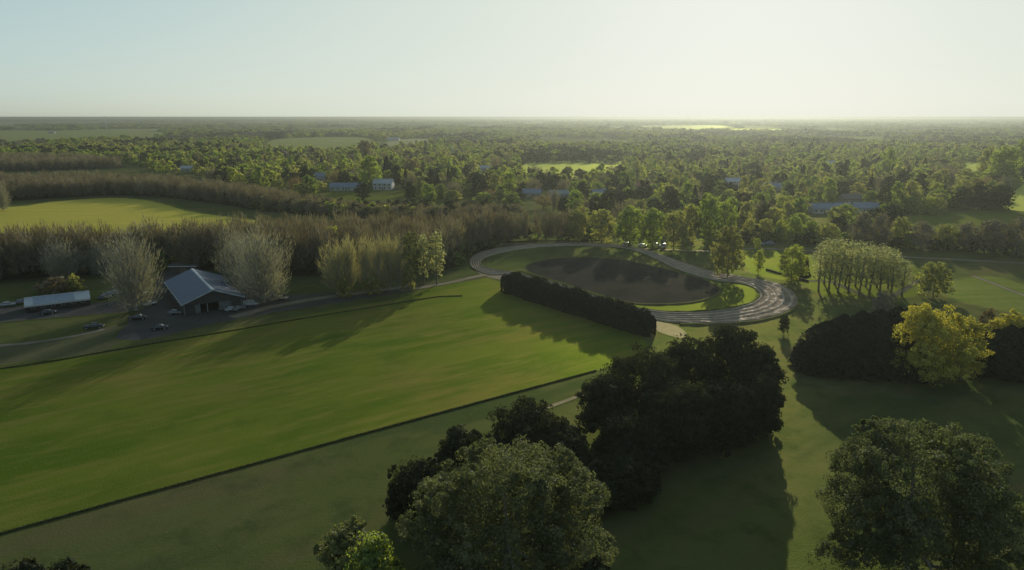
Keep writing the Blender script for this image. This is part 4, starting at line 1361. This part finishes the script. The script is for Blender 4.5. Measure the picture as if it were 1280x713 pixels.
def car_meshes(kind):
    """side profile (along x), glasshouse narrower than the body"""
    if kind == 'car':
        body = [(-2.15, 0.35), (-2.2, 0.75), (-2.05, 0.98), (-1.0, 1.02), (1.0, 0.98), (1.95, 0.85), (2.18, 0.62), (2.15, 0.33)]
        top = [(-1.75, 0.98), (-1.1, 1.45), (0.35, 1.47), (1.2, 0.97)]
    elif kind == 'pickup_truck':
        body = [(-2.6, 0.45), (-2.62, 1.05), (-0.6, 1.08), (1.2, 1.12), (2.35, 1.02), (2.55, 0.75), (2.5, 0.42)]
        top = [(-0.75, 1.08), (-0.55, 1.72), (0.75, 1.74), (1.4, 1.10)]
    else:
        body = [(-2.4, 0.4), (-2.45, 1.1), (1.3, 1.12), (2.2, 1.05), (2.42, 0.75), (2.38, 0.38)]
        top = [(-2.42, 1.1), (-2.3, 2.02), (0.9, 2.05), (1.75, 1.1)]
    out = {}
    w = 0.86

    def solid(prof, wb, wt, zsplit):
        mb = MB()
        n = len(prof)
        for s in (-1, 1):
            for x, z in prof:
                mb.v.append((x, s * (wt if z > zsplit else wb), z))
        mb.f.append(tuple(range(n)))
        mb.f.append(tuple(reversed(range(n, 2 * n))))
        for i in range(n):
            j = (i + 1) % n
            mb.f.append((i, n + i, n + j, j))
        return mb
    zs = top[0][1] + 0.1
    out['body'] = solid(body, w, w, 9).mesh('car_body', None, 0.07, True)
    out['cabin'] = solid(top, w - 0.06, w - 0.2, zs).mesh('car_cabin', None, 0.05, True)
    g = MB()
    tx = [p[0] for p in top]
    zt, zb = top[1][1] - 0.1, top[0][1] + 0.08
    for s in (-1, 1):
        y0, y1 = (w - 0.055), (w - 0.175)
        for a, b in ((0.08, 0.48), (0.52, 0.92)):
            xa0, xa1 = tx[0] + (tx[3] - tx[0]) * a, tx[0] + (tx[3] - tx[0]) * b
            xb0, xb1 = tx[1] + (tx[2] - tx[1]) * a, tx[1] + (tx[2] - tx[1]) * b
            b0 = len(g.v)
            g.v += [(xa0, s * y0, zb), (xa1, s * y0, zb), (xb1, s * y1, zt), (xb0, s * y1, zt)]
            g.f.append((b0, b0 + 1, b0 + 2, b0 + 3))
    out['window'] = g.mesh('car_window')
    ws = MB()
    for i0, i1, d in ((3, 2, 0.02), (0, 1, -0.02)):
        (xa, za), (xb, zb2) = top[i0], top[i1]
        b0 = len(ws.v)
        pa = (xa + (xb - xa) * 0.15 + d, za + (zb2 - za) * 0.15 + 0.02)
        pb = (xa + (xb - xa) * 0.88 + d, za + (zb2 - za) * 0.88 + 0.02)
        ws.v += [(pa[0], -(w - 0.16), pa[1]), (pa[0], w - 0.16, pa[1]), (pb[0], w - 0.28, pb[1]), (pb[0], -(w - 0.28), pb[1])]
        ws.f.append((b0, b0 + 1, b0 + 2, b0 + 3))
    out['windscreen'] = ws.mesh('car_windscreen')
    out['wheel'] = MB().cyl((0, 0, 0), 0.34, 0.24, 'y').mesh('car_wheel')
    out['rim'] = MB().cyl((0, 0, 0), 0.2, 0.26, 'y').mesh('car_rim')
    out['headlight'] = MB().box(-0.05, 0.05, -0.2, 0.2, -0.09, 0.09).mesh('car_headlight', None, 0.02)
    xf, xr = max(p[0] for p in body), min(p[0] for p in body)
    out['dims'] = (xf, xr, body)
    return out


CARM = {k: car_meshes(k) for k in ('car', 'pickup_truck', 'van')}


def car(kind, px, py, rot, paint, label):
    p = G(px, py)
    m = CARM[kind]
    rt = empty(kind, (p.x, p.y, 0.085), R(rot))
    tag(rt, label, {'car': 'car', 'pickup_truck': 'pickup', 'van': 'van'}[kind], 'vehicles parked round the barn' if px < 450 else 'vehicles by the road')
    b = link('body', m['body'], rt, PAINT[paint])
    link('cabin', m['cabin'], rt, PAINT[paint])
    link('window', m['window'], rt, M['glass'])
    link('windscreen', m['windscreen'], rt, M['glass'])
    xf, xr, body = m['dims']
    for x in (xr + 0.85, xf - 0.85):
        for s in (-1, 1):
            w = link('wheel', m['wheel'], rt, M['tyre'], (x, s * 0.78, 0.34))
            link('rim', m['rim'], w, PAINT['silver'])
    for s in (-1, 1):
        link('headlight', m['headlight'], rt, M['lamp'], (xf - 0.06, s * 0.6, 0.72))
        link('tail_light', m['headlight'], rt, M['tail'], (xr + 0.03, s * 0.62, 0.8))
    return rt


for a in [('car', 10, 383, 25, 'silver', 'silver car parked near the photo edge, beside the long shed'),
          ('car', 27, 380, 30, 'grey', 'grey car between the silver car and the long shed'),
          ('car', 131, 374, 35, 'grey', 'grey car parked next to the end of the long shed'),
          ('car', 138, 370, 20, 'silver', 'silver car in the shade beside the long shed, nearest the wood'),
          ('car', 146, 368, 25, 'white', 'white car in the shade between the long shed and the bare poplar'),
          ('car', 183, 370, 80, 'white', 'white car just behind the big bare poplar by the barn'),
          ('car', 188, 382, 70, 'white', 'white car between the bare poplar and the barn wall'),
          ('pickup_truck', 172, 400, 15, 'black', 'black pickup in front of the big bare poplar'),
          ('pickup_truck', 118, 411, 15, 'black', 'dark pickup parked alone on the grass before the long shed'),
          ('car', 220, 393, 10, 'grey', 'dark grey car at the corner of the barn by the yard'),
          ('car', 290, 389, 30, 'silver', 'silver car before the open front of the barn'),
          ('car', 298, 388, 60, 'grey', 'grey car parked askew beside the silver one before the barn'),
          ('van', 314, 383, 15, 'silver', 'silver van parked at the barn corner toward the poplar row'),
          ('car', 352, 375, 10, 'tan', 'tan car by the foot of the bare poplar past the barn'),
          ('car', 200, 412, 20, 'black', 'black car on the open dirt yard nearest the lawn'),
          ('car', 60, 393, 28, 'black', 'black car in front of the long shed fascia'),
          ('van', 784, 308.5, 5, 'white', 'white van under the green trees behind the track, nearest the wood'),
          ('car', 803, 309, -8, 'white', 'white car under the green trees behind the track'),
          ('van', 820, 309.5, 4, 'white', 'white van beside the larger gap under the trees behind the track'),
          ('van', 830, 310, 60, 'white', 'white van turned end-on, last under the trees behind the track'),
          ('van', 962, 307, 5, 'blue', 'dark blue van by the road above the bright grass'),
          ('car', 952, 307, 10, 'silver', 'silver car next to the dark blue van by the road')]:
    car(*a)


# ------------------------------------------------------------------ woods, suburb trees and the far plain
def scatter(name, key, mats, pts, rot, scl, idx, label=None):
    """a mass of trees nobody could count: instances of small tree meshes as one object"""
    me = bpy.data.meshes.new(name)
    me.vertices.add(len(pts))
    me.vertices.foreach_set('co', np.asarray(pts, np.float32).ravel())
    for nm, tp, v in (('rot', 'FLOAT', rot), ('idx', 'INT', idx)):
        me.attributes.new(nm, tp, 'POINT').data.foreach_set('value', np.asarray(v, np.float32 if tp == 'FLOAT' else np.int32))
    me.attributes.new('scl', 'FLOAT_VECTOR', 'POINT').data.foreach_set('vector', np.asarray(scl, np.float32).ravel())
    o = link(name, me)
    tag(o, label, kind='stuff')
    ng = bpy.data.node_groups.new(name, 'GeometryNodeTree')
    ng.interface.new_socket('Geometry', in_out='INPUT', socket_type='NodeSocketGeometry')
    ng.interface.new_socket('Geometry', in_out='OUTPUT', socket_type='NodeSocketGeometry')
    gi, go = ng.nodes.new('NodeGroupInput'), ng.nodes.new('NodeGroupOutput')
    jn = ng.nodes.new('GeometryNodeJoinGeometry')
    for k in key:
        for cr, tk, h0, w0 in PROTO[k]:
            for mt in mats:
                c = cr.copy()
                c.materials.clear()
                c.materials.append(FO[mt])
                po = bpy.data.objects.new('tree_source', c)
                oi = ng.nodes.new('GeometryNodeObjectInfo')
                oi.inputs['Object'].default_value = po
                oi.inputs['As Instance'].default_value = False
                g2 = ng.nodes.new('GeometryNodeGeometryToInstance')
                ng.links.new(oi.outputs['Geometry'], g2.inputs[0])
                ng.links.new(g2.outputs[0], jn.inputs[0])
    ip = ng.nodes.new('GeometryNodeInstanceOnPoints')
    ip.inputs['Pick Instance'].default_value = True

    def attr(nm, tp):
        a = ng.nodes.new('GeometryNodeInputNamedAttribute')
        a.data_type = tp
        a.inputs['Name'].default_value = nm
        return a.outputs[0]
    cx = ng.nodes.new('ShaderNodeCombineXYZ')
    ng.links.new(attr('rot', 'FLOAT'), cx.inputs[2])
    ng.links.new(gi.outputs[0], ip.inputs['Points'])
    ng.links.new(jn.outputs[0], ip.inputs['Instance'])
    ng.links.new(attr('idx', 'INT'), ip.inputs['Instance Index'])
    ng.links.new(cx.outputs[0], ip.inputs['Rotation'])
    ng.links.new(attr('scl', 'FLOAT_VECTOR'), ip.inputs['Scale'])
    ng.links.new(ip.outputs[0], go.inputs[0])
    md = o.modifiers.new('trees', 'NODES')
    md.node_group = ng
    return o


def loop_of(px):
    return [G(*p).to_2d() for p in px]


def fill(loop, spacing, rng, jitter=0.9):
    lo = np.array([min(p.x for p in loop), min(p.y for p in loop)])
    hi = np.array([max(p.x for p in loop), max(p.y for p in loop)])
    out = []
    y = lo[1]
    k = 0
    while y < hi[1]:
        x = lo[0] + (spacing * 0.5 if k % 2 else 0)
        while x < hi[0]:
            q = (x + rng.uniform(-0.5, 0.5) * spacing * jitter, y + rng.uniform(-0.5, 0.5) * spacing * jitter)
            if inside(q, loop):
                out.append(q)
            x += spacing
        y += spacing * 0.87
        k += 1
    return out


rng = np.random.default_rng(77)
WOODS = {
    'front': [(-300, 372), (0, 352), (120, 344), (200, 336), (330, 346), (400, 346), (470, 344), (560, 338), (585, 322), (640, 304), (720, 302), (750, 301), (760, 263, 15), (700, 258, 17), (640, 258, 17.5), (560, 262, 17.5),
              (440, 267, 16.5), (330, 272, 16.5), (200, 279, 16), (100, 283, 16), (0, 285, 16), (-300, 290, 16)],
    'middle': [(-300, 252), (0, 251.5), (60, 249), (140, 245), (210, 248), (280, 257), (340, 266), (440, 273), (520, 276), (600, 274), (660, 270), (650, 254, 7), (560, 255, 7), (500, 255, 7), (450, 253, 7), (400, 243, 9), (350, 234, 11), (300, 228, 12),
               (200, 218, 13), (100, 214, 13), (0, 216, 13), (-300, 216, 13)],
    'back': [(-300, 216), (0, 215), (80, 213), (150, 211), (150, 195, 12), (80, 191, 12), (0, 191, 12), (-300, 192, 12)],
}
for k, px in WOODS.items():
    lp = loop_of(px)
    pts = fill(lp, {'front': 4.6, 'middle': 5.6, 'back': 8.0}[k], rng)
    pts = [p for p in pts if not any(abs(p[0] - hx) < r + 3 and abs(p[1] - hy) < r + 3 for hx, hy, r, _ in HOUSES)]
    n = len(pts)
    hs = {'front': 1.30, 'middle': 1.02, 'back': 1.0}[k]
    tap = np.array([1.0 - 0.42 * min(1, max(0, (p[0] / p[1] * FPX + 640 - 310) / 110)) if k == 'middle' else 1.0 for p in pts])
    sc = np.stack([rng.uniform(0.8, 1.25, n)] * 2 + [tap * hs * rng.uniform(0.8, 1.15, n)], 1)
    scatter('bare_woodland', ['wood'], ['twigdark', 'twig'], [(p[0], p[1], 0) for p in pts], rng.uniform(0, 6.28, n), sc, rng.integers(0, 8, n))
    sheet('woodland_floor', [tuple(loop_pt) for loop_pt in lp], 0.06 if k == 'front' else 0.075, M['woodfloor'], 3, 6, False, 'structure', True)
    print('WOOD', k, n)
lp = loop_of([(310, 262), (380, 268), (440, 272), (540, 275), (600, 273), (655, 269), (650, 256, 8), (560, 257, 8), (500, 256, 8), (450, 254, 8), (390, 244, 9), (340, 238, 10)])
pts = fill(lp, 7.5, rng)
n = len(pts)
scatter('green_woodland', ['far'], ['olive', 'dark', 'green'], [(p[0], p[1], 0) for p in pts], rng.uniform(0, 6.28, n), np.stack([rng.uniform(0.6, 0.95, n)] * 2 + [rng.uniform(0.62, 0.85, n)], 1), rng.integers(0, 12, n))
# evergreen understorey thickening the feet of the woods
ed = []
for px in ([(-200, 360), (0, 348), (120, 341), (200, 334), (330, 341), (400, 343), (470, 341), (560, 334), (590, 318), (640, 303), (740, 301)],
           [(-200, 249), (0, 249), (140, 244), (210, 246.5), (280, 255), (340, 263.5), (440, 269), (520, 270)],
           [(1008, 305), (1060, 308), (1110, 310), (1160, 313), (1210, 316), (1300, 323)], [(1010, 301), (1100, 305), (1210, 310), (1300, 316)], [(925, 303), (960, 303), (1000, 304)], [(-200, 339), (0, 333), (200, 321), (330, 316), (560, 305), (640, 297)], [(-200, 244), (140, 240), (280, 250), (440, 262), (600, 263)]):
    c = smooth_loop(loop_of(px), 4.2, False)
    ed += [(p.x + rng.normal(0, 1.5), p.y + rng.normal(0, 1.5) + 2) for p in c]
n = len(ed)
scatter('undergrowth', ['far'], ['dark', 'dark', 'green'], [(p[0], p[1], 0) for p in ed], rng.uniform(0, 6.28, n), np.stack([rng.uniform(0.5, 0.85, n)] * 2 + [rng.uniform(0.4, 0.75, n)], 1), rng.integers(0, 12, n))

# suburb: single trees nearest, a mass of the same trees beyond
SUB = loop_of([(430, 252), (480, 251), (560, 255), (640, 258), (690, 266), (720, 280), (760, 288), (870, 296), (920, 292), (1000, 294), (1100, 300), (1125, 280), (1125, 268), (1190, 262), (1290, 262), (1330, 240),
               (1330, 186), (900, 186), (200, 186), (140, 200), (200, 216), (300, 232), (380, 246)])
keep = [l for n_ in ('field',) for l in SHEETS[n_]]
prng = random.Random(9)
cell, cand = {}, []
lo = (min(p.x for p in SUB), min(p.y for p in SUB))
hi = (max(p.x for p in SUB), max(p.y for p in SUB))
placed = [(o.location.x, o.location.y) for o in COL.objects if o.type == 'EMPTY' and o.get('category') == 'tree' and o.location.y > 280]
for x, y in placed:
    cell.setdefault((int(x // 10), int(y // 10)), []).append((x, y))


def free(x, y, r):
    cx, cy = int(x // 10), int(y // 10)
    for i in (-2, -1, 0, 1, 2):
        for j in (-2, -1, 0, 1, 2):
            for a, b in cell.get((cx + i, cy + j), ()):
                if (a - x) ** 2 + (b - y) ** 2 < r * r:
                    return False
    return True


for _ in range(30000):
    x, y = prng.uniform(lo[0], hi[0]), prng.uniform(lo[1], hi[1])
    dens = 0.5 + 0.5 * noise.noise(Vector((x * 0.008, y * 0.008, 2)))
    if not inside((x, y), SUB) or not free(x, y, 8.0 + 5.5 * (1 - dens)):
        continue
    if any(inside((x, y), l) for l in keep):
        continue
    if any((abs(x - hx) < r + 4 and -r * 1.5 < y - hy < r + 3) or (abs(x - hx * y / hy) < r * 0.75 + 3 and -0.12 * hy < y - hy < 0) for hx, hy, r, _ in HOUSES):
        continue
    cell.setdefault((int(x // 10), int(y // 10)), []).append((x, y))
    cand.append((x, y))
cand = [c for c in cand if abs(c[0] / c[1]) < 0.80]
cand.sort(key=lambda c: c[1])
KINDS = [('round', 'green', 'broadleaf_tree', 'green round tree', 24), ('round', 'dark', 'broadleaf_tree', 'dark round tree', 24), ('round', 'olive', 'broadleaf_tree', 'olive round tree', 18),
         ('round', 'bright', 'broadleaf_tree', 'spring-green round tree', 17), ('tall', 'green', 'broadleaf_tree', 'tall green oval tree', 9), ('tall', 'olive', 'broadleaf_tree', 'tall olive oval tree', 7), ('tall', 'dark', 'broadleaf_tree', 'tall dark oval tree', 11),
         ('spread', 'olive', 'broadleaf_tree', 'olive wide-spreading tree', 7), ('spread', 'bright', 'broadleaf_tree', 'bright wide-spreading tree', 4), ('spread', 'dark', 'broadleaf_tree', 'dark wide-spreading tree', 7),
         ('cone', 'conifer', 'pointed_conifer', 'dark pointed conifer', 9), ('bare', 'twig', 'leafless_tree', 'grey-brown leafless tree', 10), ('bare', 'brown', 'leafless_tree', 'tan leafless tree', 4)]
wts = [k[4] for k in KINDS]
counts, singles, mass = {}, [], []
for x, y in cand:
    k = prng.choices(KINDS, wts)[0]
    h = {'round': 10, 'tall': 14, 'spread': 10.5, 'cone': 13, 'bare': 11}[k[0]] * prng.uniform(0.75, 1.4)
    w = {'round': 9.5, 'tall': 8.5, 'spread': 14, 'cone': 7, 'bare': 10}[k[0]] * prng.uniform(0.9, 1.6)
    if counts.get(k[2], 0) < {'broadleaf_tree': 290, 'pointed_conifer': 45, 'leafless_tree': 60}[k[2]] and y < 900:
        counts[k[2]] = counts.get(k[2], 0) + 1
        singles.append((x, y, h, w, k))
    else:
        mass.append((x, y, h, w, k))
# a label for each: its kind and the house it stands nearest, then its turn among the like
grp = {}
for t in singles:
    hx = min(HOUSES, key=lambda q: (q[0] - t[0]) ** 2 + (q[1] - t[1]) ** 2)
    side = 'before' if t[1] < hx[1] - 6 else ('behind' if t[1] > hx[1] + 14 else 'beside')
    grp.setdefault((t[4][3], side, hx[3]), []).append(t)
ordw += ['fifteenth', 'sixteenth', 'seventeenth', 'eighteenth', 'nineteenth', 'twentieth'] + ['twenty-' + w for w in ordw[:9]] + ['thirtieth'] + ['thirty-' + w for w in ordw[:9]]
nth = lambda i: ordw[i]
SHORTH = dict(zip([h[3] for h in HOUSES], ['long blue-roofed house', 'two-storey conifer-side house', 'small gabled white house', 'roadside blue-roofed house', 'wide blue-roofed house', 'low tan house',
                                           'brown-roofed house', 'steep blue-roofed house', 'green-grey-roofed house', 'dark-roofed tan house', 'red-roofed house', 'long hazy blue-roofed house',
                                           'pale-roofed house', 'two-storey hazy house', 'small far white house', 'wood-edge white house', 'mast-side white house', 'far long white building', 'lone far farmhouse']))
for (kn, side, hl), ts in grp.items():
    ts.sort(key=lambda t: (t[0] - 0) / t[1])
    for i, (x, y, h, w, k) in enumerate(ts):
        lab = '%s %s the %s' % (kn, side, SHORTH[hl])
        if len(ts) > 1:
            lab = '%s %s, counted from the barn side' % (nth(i), lab)
        place(k[0], k[1], x, y, h, w, lab, 'tree', 'trees among the houses', k[2])
print('SUBURB', len(singles), len(mass), counts)
for fkey, fm in (('broad', ['green', 'dark', 'olive', 'bright']), ('bare', ['twig', 'twigdark'])):
    sel = [t for t in mass if (t[4][0] == 'bare') == (fkey == 'bare')]
    n = len(sel)
    if not n:
        continue
    npro = len(PROTO['far' if fkey == 'broad' else 'wood']) * len(fm)
    scatter('suburban_treeline', ['far' if fkey == 'broad' else 'wood'], fm, [(t[0], t[1], 0) for t in sel], rng.uniform(0, 6.28, n),
            np.array([(t[3] / 10, t[3] / 10, t[2] / 11) for t in sel]), rng.integers(0, npro, n))

# the far plain: woods and windbreaks out to the horizon
fx, fs, fi = [], [], []
farkeep = [l for l in SHEETS['field'] if min(p.y for p in l) > 900]
prng = random.Random(31)
for (y0, y1, step) in ((930, 1700, 17), (1700, 3000, 26), (3000, 5500, 46), (5500, 9000, 80), (9000, 15000, 150)):
    y = y0
    while y < y1:
        x = -0.85 * y
        while x < 0.85 * y:
            qx, qy = x + prng.uniform(-0.6, 0.6) * step, y + prng.uniform(-0.6, 0.6) * step
            d = noise.noise(Vector((qx * 0.0028, qy * 0.0011, 4))) + 0.5 * noise.noise(Vector((qx * 0.008, qy * 0.003, 7))) + (0.26 if y < 1500 else (0.12 if y < 3000 else 0.03))
            if d > 0.0 and not any(inside((qx, qy), l) for l in farkeep):
                fx.append((qx, qy, 0))
                k = step / 17
                s = max(1.0, k * 1.25)
                rg = noise.noise(Vector((qx * 0.0035 + 50, qy * 0.0016, 11)))      # whole woods of one kind, a few strangers in each
                cls = prng.randrange(6) if prng.random() < 0.3 else int(min(5, max(0, (rg + 0.55) * 5.5)))
                fi.append(prng.randrange(4) * 6 + cls)
                tall = 0.8 + 0.5 * abs(noise.noise(Vector((qx * 0.006, qy * 0.003, 21))))
                fs.append((s * prng.uniform(0.8, 1.3) * 1.25, s * prng.uniform(0.8, 1.3) * 1.25, tall * prng.uniform(0.75, 1.3) * (1 + 0.15 * min(k, 4))))
            x += step
        y += step * 0.9
n = len(fx)
print('FAR', n)
scatter('distant_woods', ['far'], ['dark', 'twig', 'green', 'olive', 'dark', 'green'], fx, rng.uniform(0, 6.28, n), np.array(fs), np.array(fi))

# ------------------------------------------------------------------ haze
hm, nt = nmat('haze_air')
pv = nd(nt, 'ShaderNodeVolumePrincipled')
pv.inputs['Color'].default_value = (0.28, 0.305, 0.265, 1)
pv.inputs['Density'].default_value = 0.00018
pv.inputs['Anisotropy'].default_value = 0.6
hout = nd(nt, 'ShaderNodeOutputMaterial')
nt.links.new(pv.outputs[0], hout.inputs['Volume'])
hb = MB().box(-14100, 14100, -600, 15600, -1, 60.4).build('haze', hm)
tag(hb, kind='stuff')
